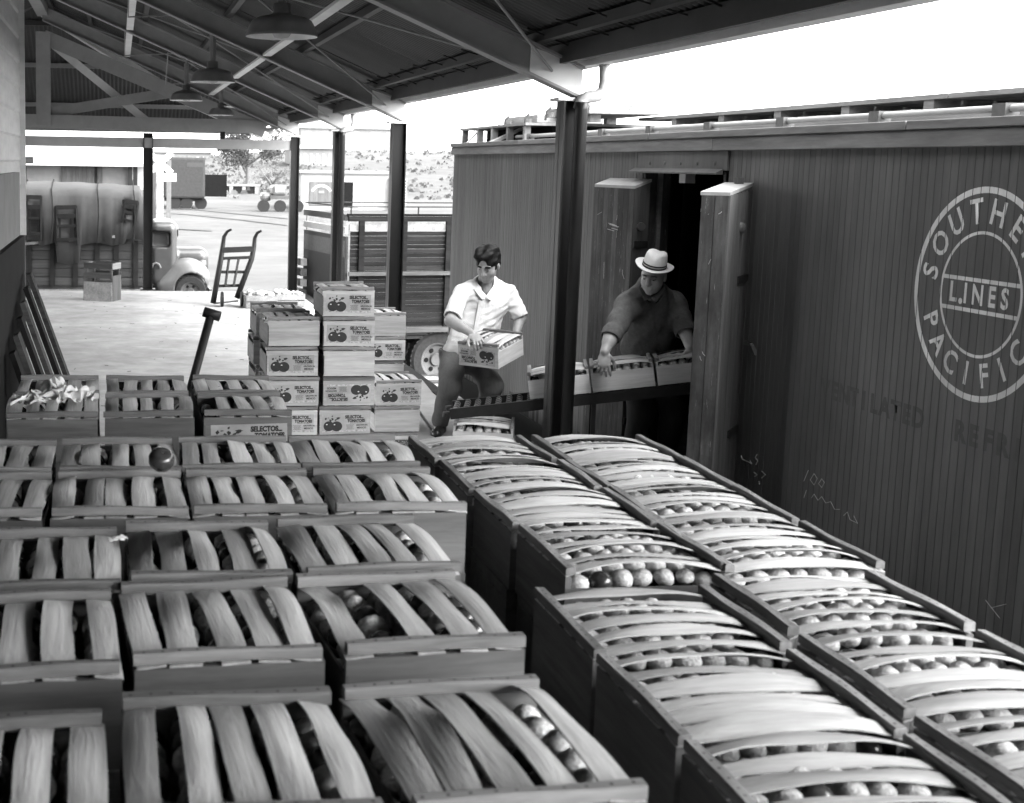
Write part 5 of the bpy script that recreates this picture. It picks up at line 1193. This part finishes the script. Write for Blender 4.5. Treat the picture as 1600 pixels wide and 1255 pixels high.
# white building with dark doorway and arched sign
wb, p = B('white_building', 'small flat-roofed whitewashed building with arched sign and dark doorway', 'building', 470, 328); u = p.y / F
bx('wall', m_whitewash, wb, 0, 166 * u, 0, 6, 0, 58 * u); bx('roof', m_plaster, wb, -0.3, 168 * u, -0.3, 6.3, 58 * u, 58 * u + 0.18)
bx('sign_panel', m_doorout, wb, 13 * u, 50 * u, -0.12, -0.01, 8 * u, 45 * u); bx('doorway', m_black, wb, 66 * u, 82 * u, -0.1, -0.01, 6 * u, 45 * u); bx('door', m_beam, wb, 82 * u, 92 * u, -0.12, -0.01, 5 * u, 45 * u)
ar = MB()
for k in range(13):
    a = math.pi * (0.16 + 0.68 * k / 12); ar.v += [(31.5 * u + 19 * u * math.cos(a), -0.14, 22 * u + 19 * u * math.sin(a)), (31.5 * u + 15 * u * math.cos(a), -0.14, 22 * u + 15 * u * math.sin(a))]
ar.f = [(2 * k, 2 * k + 1, 2 * k + 3, 2 * k + 2) for k in range(12)]; ar.build('sign_arch', m_whitewash, wb)
bx('sign_plate', m_plaster, wb, 27 * u, 36 * u, -0.15, -0.121, 27 * u, 31 * u)
lvx = thing('louvred_hut', 'tall louvred hut beside the white building', 'hut', (p.x + 138 * u, p.y - 0.5, p.z))
bx('wall', m_beam, lvx, 0, 28 * u, 0, 1.5, 6 * u, 52 * u)
for k in range(9): bx('louvre', m_wains, lvx, 2 * u, 26 * u, -0.1, -0.005, 10 * u + k * 4.6 * u, 12 * u + k * 4.6 * u)
bx('base', m_plaster, lvx, 2 * u, 26 * u, 0, 1.2, 0, 6 * u)
# farther pale buildings on the rise, utility poles
for k, (px0, px1, py0, py1, Y, lab) in enumerate([(462, 520, 232, 252, 190, 'long pale warehouse far behind the white building'), (470, 620, 200, 236, 300, 'tall faint pale building on the skyline between the columns'), (130, 330, 236, 256, 230, 'long pale far building behind the left shed')]):
    a = onY(px0, py0, Y); b = onY(px1, py1, Y); t = thing('far_building', lab, 'building', (a.x, Y, gz(a.x, Y) - 0.3))
    w = b.x - a.x; h = a.z - t.location.z
    bx('wall', m_plaster, t, 0, w, 0, 12, 0, h); bx('roof', m_beam, t, -0.5, w + 0.5, -0.5, 12.5, h, h + 0.5)
    for i in range(6):
        x0 = w * (i + 0.3) / 6; bx('window', m_beam, t, x0, x0 + w * 0.06, -0.08, -0.01, h - 1.8, h - 0.7)
for k, (px_, py_) in enumerate(((782, 150), (790, 138), (971, 165))):
    a = onY(px_, py_, 70); t = thing('utility_pole', ['thin utility pole left of a pair above the car roof', 'thin taller utility pole of a pair above the car roof', 'thin utility pole above the middle of the car roof'][k], 'pole', (a.x, 70 + k, gz(a.x, 70) - 0.1))
    MB().tube([(0, 0, 0), (0, 0, a.z - t.location.z)], [0.09, 0.05], 8).build('post', m_beam, t); MB().bar((-0.5, 0, a.z - t.location.z - 0.4), (0.5, 0, a.z - t.location.z - 0.4), 0.08, 0.1).build('cross_arm', m_beam, t)
# trees
def tree(px, py, crown_px, name_lab, seed, leafs=2600, cw=1.0, ls=1.0):
    r_ = random.Random(seed); t, p = B('tree', name_lab, 'tree', px, py); u = p.y / F; H_ = crown_px * u
    tr = MB(); tr.tube([(0, 0, -0.2), (0.1, 0, H_ * 0.2), (0.0, 0.1, H_ * 0.42)], [0.28, 0.2, 0.15], 9)
    tips = []
    for k in range(9):
        a = 2 * math.pi * k / 9 + r_.uniform(-0.3, 0.3); rr = H_ * r_.uniform(0.25, 0.5) * cw; z = H_ * r_.uniform(0.5, 0.9)
        q = [(0.0, 0.05, H_ * r_.uniform(0.22, 0.4)), (rr * 0.5 * math.cos(a), rr * 0.5 * math.sin(a), H_ * 0.52), (rr * math.cos(a), rr * math.sin(a), z)]; tr.tube(q, [0.13, 0.08, 0.03], 6); tips.append(q[2]); tips.append(tuple(lerp(Vector(q[1]), Vector(q[2]), 0.5)))
    tr.build('trunk', m_bark, t)
    lf = MB(); cl = [(Vector(q) + Vector((r_.gauss(0, .4), r_.gauss(0, .4), r_.gauss(0, .3))), r_.uniform(0.09, 0.19) * H_) for q in tips for _ in range(2)]
    for _ in range(leafs):
        c, R_ = r_.choice(cl); d = Vector((r_.gauss(0, 1), r_.gauss(0, 1), r_.gauss(0, 0.7))); d = d.normalized() * R_ * (r_.random() ** 0.45); q = c + d; s_ = r_.uniform(0.07, 0.16) * (H_ / 7) * ls
        a, b = Vector((r_.gauss(0, 1), r_.gauss(0, 1), r_.gauss(0, 1))).normalized(), None; b = a.orthogonal().normalized(); a = a * s_; b = b * s_ * 0.6
        lf.add([q - a, q + b, q + a, q - b], [(0, 1, 2, 3)])
    lf.build('crown', m_leaf, t)
tree(385, 303, 112, 'spreading leafy tree beyond the yard behind the cross beam', 5, 6500, 1.25, 1.15)
tree(672, 262, 26, 'small dark bushy tree on the pale hillside skyline', 9, 1600, 1.6)
tree(425, 306, 50, 'low pale shrubby tree right of the spreading tree', 12, 1500, 1.3)
# scrub on the hillside: one mass
sc_ = MB(); r_ = random.Random(3)
for _ in range(520):
    Y = r_.uniform(112, 250); X = r_.uniform(0.02, 0.30) * Y; z = gz(X, Y); s_ = r_.uniform(0.25, 0.8)
    for k in range(5):
        a = r_.uniform(0, 6.28); q = Vector((X + r_.gauss(0, s_ * .6), Y + r_.gauss(0, s_ * .6), z + s_ * r_.uniform(0.1, 0.7))); w = s_ * 0.45
        sc_.add([q + Vector((-w * math.cos(a), -w * math.sin(a), -w * .5)), q + Vector((w * math.cos(a), w * math.sin(a), -w * .4)), q + Vector((w * .5 * math.cos(a), w * .5 * math.sin(a), w * .6)), q + Vector((-w * .4 * math.cos(a), -w * .4 * math.sin(a), w * .5))], [(0, 1, 2, 3)])
stuff(tag(sc_.build('hillside_scrub', m_brush), 'dry scrub scattered over the pale far hillside', 'scrub'))
# ------------------------------------------------------------------ people
def frame(fwd, up=(0, 0, 1)):
    f = _n(np.array(fwd, float)); r = _n(np.cross(f, np.array(up, float))); u = np.cross(r, f); return r, f, u
def head(s, c, fwd, up, sc=1.0, jowl=1.0):
    r, f, u = frame(fwd, up); c = np.array(c, float); M3 = np.stack([r, f, u], 1)
    def q(x, y, z): return c + sc * (r * x + f * y + u * z)
    def R3(a, b, d): return np.array((a, b, d)) * sc
    s.ell(q(0, -0.012, 0.028), R3(0.075, 0.095, 0.094), M3, 0.02)              # skull
    s.ell(q(0, 0.022, -0.04), R3(0.060 * jowl, 0.068, 0.078), M3, 0.03)          # face and jaw
    s.ell(q(0, 0.062, -0.095), R3(0.026, 0.022, 0.02), M3, 0.02)               # chin
    for sg in (-1, 1):
        s.ell(q(sg * 0.036, 0.052, -0.03), R3(0.024, 0.022, 0.026), M3, 0.02)    # cheek
        s.ell(q(sg * 0.033, 0.092, 0.012), R3(0.017, 0.016, 0.011), M3, 0.008, 'sub')   # eye socket
        s.cone(q(sg * 0.012, 0.086, 0.027), q(sg * 0.046, 0.074, 0.026), 0.007 * sc, 0.005 * sc, 0.012)  # brow
        s.ell(q(sg * 0.032, 0.079, 0.009), R3(0.012, 0.010, 0.008), M3, 0.003)   # eyelid
        s.ell(q(sg * 0.077, -0.012, -0.006), R3(0.009, 0.020, 0.032), M3, 0.008)  # ear
        s.ell(q(sg * 0.011, 0.096, -0.027), R3(0.010, 0.011, 0.008), M3, 0.008)  # nostril wing
    s.cone(q(0, 0.086, 0.018), q(0, 0.112, -0.021), 0.010 * sc, 0.013 * sc, 0.012)  # nose
    s.cone(q(-0.018, 0.083, -0.054), q(0.018, 0.083, -0.054), 0.007 * sc, 0.007 * sc, 0.006); s.cone(q(-0.015, 0.081, -0.066), q(0.015, 0.081, -0.066), 0.008 * sc, 0.008 * sc, 0.006)
    s.cone(q(-0.022, 0.095, -0.060), q(0.022, 0.095, -0.060), 0.004, 0.004, 0.003, 'sub')
    return q, M3
def hand(s, wrist, pd, pn, side, curls, spread=0.011, sc=1.0, thumb=None):
    """palm from the wrist along pd, pn = back-of-hand normal, side: +1 when the thumb lies along pd x pn"""
    w = np.array(wrist, float); pd = _n(np.array(pd, float)); pn = np.array(pn, float); pn = _n(pn - pn.dot(pd) * pd); tx = np.cross(pd, pn) * side
    M3 = np.stack([tx, pd, pn], 1); c = w + pd * 0.052 * sc
    s.ell(c, np.array((0.043, 0.056, 0.017)) * sc, M3, 0.012)
    for i, (L_, r_) in enumerate(((0.076, 0.0092), (0.084, 0.0094), (0.078, 0.009), (0.062, 0.0080))):
        o = w + pd * 0.088 * sc + tx * (0.031 - 0.0205 * i) * sc; a = curls[i]; d = pd; ang = 0
        pts = [w + pd * 0.055 * sc + tx * (0.026 - 0.017 * i) * sc, o]
        for seg, fr in enumerate((0.46, 0.30, 0.24)):
            ang += a * (0.55, 0.75, 0.5)[seg]; d = pd * math.cos(ang) - pn * math.sin(ang) + tx * (0.10 * (1.5 - i))
            pts.append(pts[-1] + _n(d) * L_ * fr * sc)
        s.chain(pts, [r_ * 1.1 * sc, r_ * 1.08 * sc, r_ * sc, r_ * 0.94 * sc, r_ * 0.8 * sc], 0.004)
    t0 = w + pd * 0.03 * sc + tx * 0.028 * sc; td = _n(tx * 0.75 + pd * 0.6 - pn * 0.35) if thumb is None else _n(np.array(thumb, float))
    t1_ = t0 + td * 0.038 * sc; t2_ = t1_ + _n(td * 0.6 + pd * 0.6 - pn * 0.15) * 0.032 * sc; t3_ = t2_ + _n(td * 0.25 + pd * 0.9 - pn * 0.3) * 0.024 * sc
    s.chain([t0, t1_, t2_, t3_], [0.017 * sc, 0.0125 * sc, 0.011 * sc, 0.009 * sc], 0.006)
def person_root(label, loc): return thing('person', label, 'person', loc)
def put(name, s, mat, root):
    me = s.mesh(name)
    o = ob(name, me, mat, root); o.location = -root.location; return o

# ---- man in the white shirt, lifting a crate
J = lambda x, y, Y: np.array(onY(x, y, Y))
r1 = person_root('dark-haired man in a white short-sleeved shirt bending to lift a tomato crate', Vector((2.85, 10.35, 0)))
neck, chest, belly, pelv = J(759, 446, 10.30), J(753, 482, 10.34), J(740, 520, 10.36), J(727, 552, 10.42)
shR, shL = J(722, 458, 10.27), J(796, 459, 10.38)
elR, wrR = J(704, 501, 10.08), J(738, 522, 9.87)
elL, wrL = J(813, 497, 10.34), J(806, 524, 10.22)
hipR, knR, anR = J(708, 556, 10.40), J(703, 604, 10.10), J(688, 663, 10.34)
hipL, knL, anL = J(748, 562, 10.42), J(767, 602, 10.14), J(757, 650, 10.52)
anR[2] = 0.10; anL[2] = 0.10
hc = J(762, 414, 10.22)
lo, hi = np.array((2.35, 9.6, -0.02)), np.array((3.5, 10.85, 1.62))
s = SDF(lo, hi, 0.0055)
s.chain([pelv + [0, 0.02, 0], belly + [0, 0.03, 0], chest + [0, 0.03, 0]], [0.09, 0.085, 0.085], 0.03); s.cone(chest + [0, 0.03, 0.03], neck - [0, -0.02, 0.05], 0.085, 0.06, 0.04)
s.cone(neck + [-0.01, 0.03, -0.05], hc + [0.01, 0.04, -0.05], 0.062, 0.055, 0.03)
s.chain([shR, elR, wrR], [0.05, 0.043, 0.03], 0.03); s.cone(lerp(elR, wrR, 0.2), lerp(elR, wrR, 0.45), 0.044, 0.042, 0.02)
s.chain([shL, elL, wrL], [0.052, 0.045, 0.03], 0.03)
s.chain([hipR, knR, anR], [0.07, 0.045, 0.035], 0.03); s.chain([hipL, knL, anL], [0.07, 0.045, 0.035], 0.03)
fw1 = (-0.52, -0.74, -0.48); up1 = (-0.12, -0.25, 1)
q1, M31 = head(s, hc, fw1, up1, 1.10, 1.05)
hand(s, wrR, J(753, 539, 9.71) - wrR, (-0.1, -0.55, 0.85), 1, (0.95, 1.0, 1.0, 1.05), sc=1.08)
hand(s, wrL, (-0.25, -0.5, -0.55), (0.7, 0.2, 0.3), -1, (0.6, 0.6, 0.6, 0.6))
put('body', s, m_skin, r1)
# shirt
s = SDF(lo, hi, 0.007)
s.ell(chest + [0, 0.0, 0.045], (0.218, 0.142, 0.165), k=0.05); s.ell(lerp(chest, belly, 0.6), (0.198, 0.148, 0.17), k=0.08); s.ell(belly + [-0.02, 0.0, -0.09], (0.195, 0.158, 0.15), k=0.08); s.ell(pelv + [-0.005, -0.01, 0.015], (0.185, 0.16, 0.095), k=0.06)
s.cone(shR + [0.04, 0, 0.0], shL + [-0.04, 0, 0.0], 0.066, 0.066, 0.06); s.cone(chest + [0, 0, 0.08], neck + [0, 0.02, 0.0], 0.12, 0.082, 0.06); s.cone(shR + [0.05, 0, 0.02], neck + [0, 0.03, 0.01], 0.06, 0.07, 0.05); s.cone(shL + [-0.05, 0, 0.02], neck + [0, 0.03, 0.01], 0.06, 0.07, 0.05)
eR = lerp(shR, elR, 0.80); eL = lerp(shL, elL, 0.86)
s.cone(shR, eR, 0.064, 0.072, 0.05); s.cone(shL, eL, 0.064, 0.074, 0.05)
s.wrinkle(0.006, 34, 4); s.wrinkle(0.0025, 80, 5)
for e_, a_ in ((eR, shR), (eL, shL)):
    d_ = _n(e_ - a_); s.plane_cut(e_ + d_ * 0.022, d_, rad=0.15); s.cone(e_ - d_ * 0.015, e_ + d_ * 0.12, 0.056, 0.064, 0.0, 'sub')
hem = pelv + [0.0, 0, -0.055]; s.plane_cut(hem, (0.12, 0.0, -1), rad=0.3)
s.cone(neck + [-0.02, 0.0, -0.03], hc + [0, 0.02, -0.04], 0.068, 0.085, 0.01, 'sub')
s.ell(neck + [-0.02, -0.085, -0.035], (0.034, 0.05, 0.07), k=0.008, op='sub')
sh = put('shirt', s, m_shirtw, r1)
# collar flaps, button placket, pocket as sub-parts
def on_front(px_, py_, Y): return onY(px_, py_, Y) - r1.location
MB().bar(on_front(752, 470, 10.185), on_front(738, 542, 10.205), 0.035, 0.006, up=(0, -1, 0)).build('placket', m_shirtw, sh).location = (0, 0, 0)
for o in list(sh.children): o.location = Vector((0, 0, 0)) + r1.location
for (a, b) in (((743, 449), (757, 466)), ((775, 450), (762, 467))):
    o = MB().bar(onY(a[0], a[1], 10.21), onY(b[0], b[1], 10.175), 0.05, 0.010, up=(0, -1, 0.35)).build('collar', m_shirtw, sh, bevel=0.004); o.location = (0, 0, 0)
# trousers
s = SDF(lo, hi, 0.007)
s.ell(pelv + [0, 0, -0.04], (0.172, 0.142, 0.13), k=0.05)
s.chain([hipR, knR], [0.115, 0.092], 0.05); s.cone(knR, anR + [0, 0, 0.02], 0.088, 0.075, 0.04); s.chain([hipL, knL], [0.115, 0.094], 0.05); s.cone(knL, anL + [0, 0, 0.02], 0.09, 0.074, 0.04)
s.wrinkle(0.005, 30, 8)
for a in (anR, anL): s.plane_cut(a + [0, 0, -0.02], (0, 0, -1), rad=0.16)
s.plane_cut(pelv + [0, 0, 0.03], (0, 0, 1), rad=0.3)
put('trousers', s, m_trous, r1)
for a, d in ((anR, (-0.1, -0.22)), (anL, (0.08, -0.2))):
    s = SDF((a[0] - 0.35, a[1] - 0.4, -0.02), (a[0] + 0.35, a[1] + 0.4, 0.2), 0.006)
    s.cone((a[0] - d[0] * 0.25, a[1] - d[1] * 0.25, 0.05), (a[0] + d[0] * 0.7, a[1] + d[1] * 0.7, 0.042), 0.042, 0.045, 0.03).cone((a[0], a[1], 0.11), (a[0], a[1], 0.06), 0.045, 0.045, 0.03)
    s.plane_cut((2.85, 10.35, 0.003), (0, 0, -1), rad=1.0); put('shoe', s, m_shoe, r1)
# hair, brows, eyes
s = SDF(hc - 0.2, hc + 0.2, 0.004)
s.ell(q1(0, -0.026, 0.036), np.array((0.090, 0.103, 0.104)) * 1.10, M31, 0.01); s.ell(q1(0.02, 0.045, 0.098), (0.066, 0.05, 0.034), M31, 0.03); s.ell(q1(-0.03, -0.02, 0.115), (0.055, 0.075, 0.035), M31, 0.03)
s.ell(q1(0.04, -0.01, 0.118), (0.045, 0.065, 0.034), M31, 0.02)
s.ell(q1(0.012, 0.122, 0.004), (0.078, 0.070, 0.112), M31, 0.014, 'sub')
s.ell(q1(0, 0.075, -0.135), (0.16, 0.12, 0.13), M31, 0.014, 'sub'); s.wrinkle(0.0055, 80, 3)
for sg in (-1, 1): s.ell(q1(sg * 0.088, 0.0, -0.004), (0.02, 0.022, 0.03), M31, 0.004, 'sub')
put('hair', s, m_hair, r1)
def facebits(q, root, sc, hm, thick=0.0075):
    for sg in (-1, 1):
        b = MB().tube([Vector(q(sg * 0.014, 0.094, 0.033)), Vector(q(sg * 0.03, 0.091, 0.037)), Vector(q(sg * 0.050, 0.077, 0.031))], [thick, thick * 1.15, thick * 0.6], 6); o = b.build('eyebrow', hm, root, smooth=True); o.location = -root.location
        b = MB().lathe([(0.001, -0.006), (0.006, -0.004), (0.0085, 0), (0.006, 0.004), (0.001, 0.006)], 10); o = b.build('eye', m_eye, root, smooth=True); o.location = Vector(q(sg * 0.032, 0.0845, 0.007)) - root.location; o.scale = (1, 1, 0.6)
facebits(q1, r1, 1.05, m_hair)
# crate in his hands
ef = onY(747, 556, 9.80); axd = Vector((0.29, 0.30, 0.065)).normalized()
ctr = Vector(ef) + axd * 0.21
ry = axd; rx = ry.cross(Vector((0, 0, 1))).normalized(); rzv = rx.cross(ry).normalized()
HM = Matrix(((rx.x, ry.x, rzv.x, ctr.x), (rx.y, ry.y, rzv.y, ctr.y), (rx.z, ry.z, rzv.z, ctr.z), (0, 0, 0, 1))) @ Matrix.Translation((0, 0, -0.09))
TOMS.clear()
crate(KL, HM, 'tomato crate tilted in the hands of the man in white', 'tomato crate being carried', lab_front=True, flip=True, tw=0.95)
hv_ = MB(); rv, rf = [], []
for d_, mm, idx in TOMS:
    o = ob('tomato', TM[idx], None); o.matrix_world = mm; tag(o, 'wrapped tomato under the slats of the carried crate', 'tomato', 'tomatoes in the carried crate')

# ---- man in the hat, leaning over the conveyor
r2 = person_root('man in pale straw hat and dark work shirt leaning over the conveyor', Vector((3.85, 9.02, 0.03)))
pel2 = J(1012, 562, 9.06); bel2 = J(1012, 528, 9.00); ch2 = J(1014, 492, 8.90); nk2 = J(1018, 454, 8.77)
sR, sL = J(981, 475, 8.80), J(1055, 477, 8.86)
eR2, wR2 = J(957, 521, 8.66), J(945, 550, 8.575)
eL2, wL2 = J(1068, 512, 8.72), J(1078, 542, 8.62)
hpR, hpL = pel2 + [-0.10, 0, -0.06], pel2 + [0.10, 0, -0.06]
kR2, aR2 = np.array((3.76, 8.98, 0.46)), np.array((3.74, 9.06, 0.13)); kL2, aL2 = np.array((4.0, 8.98, 0.46)), np.array((4.0, 9.06, 0.13))
hc2 = J(1021, 431, 8.66)
lo, hi = np.array((3.2, 8.25, 0.0)), np.array((4.4, 9.35, 1.75))
s = SDF(lo, hi, 0.0055)
s.chain([pel2, bel2 + [0, 0.03, 0], ch2 + [0, 0.03, 0]], [0.10, 0.09, 0.09], 0.03); s.cone(ch2 + [0, 0.03, 0], nk2, 0.085, 0.06, 0.04); s.cone(nk2 + [0, 0.03, -0.03], hc2 + [0.0, 0.03, -0.05], 0.066, 0.06, 0.03)
s.chain([sR, eR2, wR2], [0.055, 0.048, 0.033], 0.03); s.cone(lerp(eR2, wR2, 0.15), lerp(eR2, wR2, 0.45), 0.05, 0.046, 0.02)
s.chain([sL, eL2, wL2], [0.055, 0.048, 0.033], 0.03)
s.chain([hpR, kR2, aR2], [0.08, 0.055, 0.04], 0.03); s.chain([hpL, kL2, aL2], [0.08, 0.055, 0.04], 0.03)
fw2 = (-0.66, -0.70, -0.34); up2 = (-0.05, -0.22, 1)
q2, M32 = head(s, hc2, fw2, up2, 1.02, 1.12)
hand(s, wR2, (-0.10, -0.25, -0.8), (-0.35, -0.8, 0.30), -1, (0.55, 0.6, 0.65, 0.75), sc=1.05, thumb=(0.75, 0.15, -0.6))
hand(s, wL2, (0.05, -0.3, -0.8), (0.3, -0.8, 0.3), 1, (0.5, 0.5, 0.5, 0.5))
put('body', s, m_skinb, r2)
s = SDF(lo, hi, 0.007)
s.ell(ch2 + [0, 0.02, 0.04], (0.215, 0.15, 0.15), k=0.05); s.ell(lerp(ch2, bel2, 0.6), (0.19, 0.155, 0.16), k=0.08); s.ell(bel2 + [0, 0.01, -0.06], (0.185, 0.155, 0.15), k=0.08)
s.cone(sR + [0.03, 0.0, 0], sL + [-0.03, 0, 0], 0.085, 0.085, 0.06); s.cone(ch2, nk2 + [0, 0.03, 0.0], 0.13, 0.088, 0.06); s.cone(sR + [0.04, 0, 0.02], nk2 + [0, 0.03, 0.01], 0.07, 0.08, 0.05); s.cone(sL + [-0.04, 0, 0.02], nk2 + [0, 0.03, 0.01], 0.07, 0.08, 0.05)
e2R, e2L = lerp(sR, eR2, 1.0), lerp(sL, eL2, 1.02)
s.cone(sR, e2R, 0.085, 0.070, 0.05); s.cone(sL, e2L, 0.085, 0.070, 0.05); s.wrinkle(0.006, 32, 14); s.wrinkle(0.0025, 75, 15)
for e_, a_, w_ in ((e2R, sR, wR2), (e2L, sL, wL2)):
    d_ = _n(w_ - e_ + (e_ - a_)); c_ = e_ + d_ * 0.012
    s.plane_cut(c_ + d_ * 0.02, d_, rad=0.11)
    s.cone(c_ - d_ * 0.018, c_ + d_ * 0.014, 0.074, 0.071, 0.006)           # rolled cuff
    s.plane_cut(c_ + d_ * 0.034, d_, rad=0.09); s.cone(c_ - d_ * 0.0, c_ + d_ * 0.12, 0.056, 0.056, 0.0, 'sub')
s.plane_cut(pel2 + [0, 0, 0.03], (0, 0, -1), rad=0.35)
s.cone(nk2 + [0, 0.0, -0.02], hc2 + [0, 0.02, -0.04], 0.07, 0.085, 0.01, 'sub'); s.ell(nk2 + [-0.03, -0.09, -0.04], (0.03, 0.05, 0.06), k=0.008, op='sub')
sh2 = put('shirt', s, m_shirtd, r2)
for (x, y_) in ((1014, 478), (1013, 500), (1013, 520), (1034, 485)):
    o = MB().lathe([(0.001, -0.003), (0.006, -0.003), (0.007, 0.002), (0.001, 0.002)], 10, origin=onY(x, y_, 8.742 + (y_ - 478) * 0.0018), axis='y').build('button', m_button, sh2)
for (a, b) in (((1003, 449), (1013, 468)), ((1036, 450), (1019, 469))):
    o = MB().bar(onY(a[0], a[1], 8.70), onY(b[0], b[1], 8.655), 0.055, 0.010, up=(0, -1, 0.35)).build('collar', m_shirtd, sh2, bevel=0.004)
for (x, y_) in ():
    o = MB().prism([(-0.05, 0.0), (0.05, 0.0), (0.05, 0.03), (0.0, 0.045), (-0.05, 0.03)], 'y', -0.004, 0.004).build('pocket_flap', m_shirtd, sh2); o.location = onY(x, y_, 8.735); o.rotation_euler = (0.25, math.pi, 0)
s = SDF(lo, hi, 0.008)
s.ell(pel2 + [0, 0, -0.02], (0.18, 0.15, 0.14), k=0.05)
s.chain([hpR, kR2], [0.12, 0.095], 0.05); s.cone(kR2, aR2 + [0, 0, 0.0], 0.09, 0.075, 0.04); s.chain([hpL, kL2], [0.12, 0.095], 0.05); s.cone(kL2, aL2, 0.09, 0.075, 0.04); s.wrinkle(0.004, 30, 2)
put('trousers', s, m_trousd, r2)
for a in (aR2, aL2):
    s = SDF((a[0] - 0.2, a[1] - 0.4, 0.02), (a[0] + 0.2, a[1] + 0.3, 0.25), 0.007)
    s.cone((a[0], a[1] + 0.06, 0.09), (a[0] - 0.02, a[1] - 0.17, 0.085), 0.042, 0.042, 0.03).cone((a[0], a[1], 0.15), (a[0], a[1], 0.09), 0.045, 0.045, 0.03)
    put('shoe', s, m_shoe, r2)
facebits(q2, r2, 1.0, m_bark, 0.0045)
s = SDF(hc2 - 0.2, hc2 + 0.2, 0.005)
s.ell(q2(0, -0.045, 0.02), (0.079, 0.072, 0.085), M32, 0.01); s.ell(q2(0, 0.03, -0.10), (0.15, 0.12, 0.095), M32, 0.01, 'sub')
put('hair', s, M('grey_hair', 0.12, 0.6, 0.3, (80, 80, 80)), r2)
# hat: its own thing on his head
hb2 = Vector(q2(0, -0.005, 0.066)); rr, ff, uu = frame((-0.55, -0.80, -0.20), (0.10, -0.26, 1)); hat = thing('straw_hat', 'pale straw hat with a dark double band on the leaning man', 'hat')
HS = 0.88
hat.matrix_world = Matrix(((rr[0], ff[0], uu[0], hb2.x), (rr[1], ff[1], uu[1], hb2.y), (rr[2], ff[2], uu[2], hb2.z), (0, 0, 0, 1))) @ Matrix.Scale(0.9, 4)
def hatshape(prof, name, mat, brim=False):
    b = MB(); n = 40
    for j, (r_, z_) in enumerate(prof):
        for k in range(n):
            a = 2 * math.pi * k / n; x, y_ = r_ * 0.90 * math.cos(a), r_ * 1.06 * math.sin(a); z = z_
            if brim: z += 0.012 * (abs(math.cos(a)) ** 2) * max(0, (r_ - 0.09) / 0.07) - 0.008 * (math.sin(a) ** 2) * max(0, (r_ - 0.09) / 0.07)
            if not brim and z_ > 0.09: z -= 0.024 * math.exp(-(x / 0.028) ** 2) * (1 if y_ > -0.05 else 0.5); 
            if not brim and z_ > 0.05 and y_ > 0.03 and abs(x) > 0.02: x *= 0.9
            b.v.append((x, y_, z))
    for j in range(len(prof) - 1):
        for k in range(n): b.f.append((j * n + k, j * n + (k + 1) % n, (j + 1) * n + (k + 1) % n, (j + 1) * n + k))
    if not brim: b.f.append(tuple((len(prof) - 1) * n + k for k in range(n)))
    o = b.build(name, mat, hat, smooth=True); md = o.modifiers.new('t', 'SOLIDIFY'); md.thickness = 0.003; return o
hatshape([(0.097, -0.004), (0.096, 0.03), (0.092, 0.07), (0.086, 0.10), (0.076, 0.118), (0.05, 0.125), (0.02, 0.124)], 'crown', m_straw)
hatshape([(0.094, 0.0), (0.115, -0.004), (0.135, -0.004), (0.152, 0.002), (0.160, 0.010)], 'brim', m_straw, True)
for z0 in (0.004, 0.024): hatshape([(0.1005, z0), (0.0995, z0 + 0.011)], 'band', m_band, True)
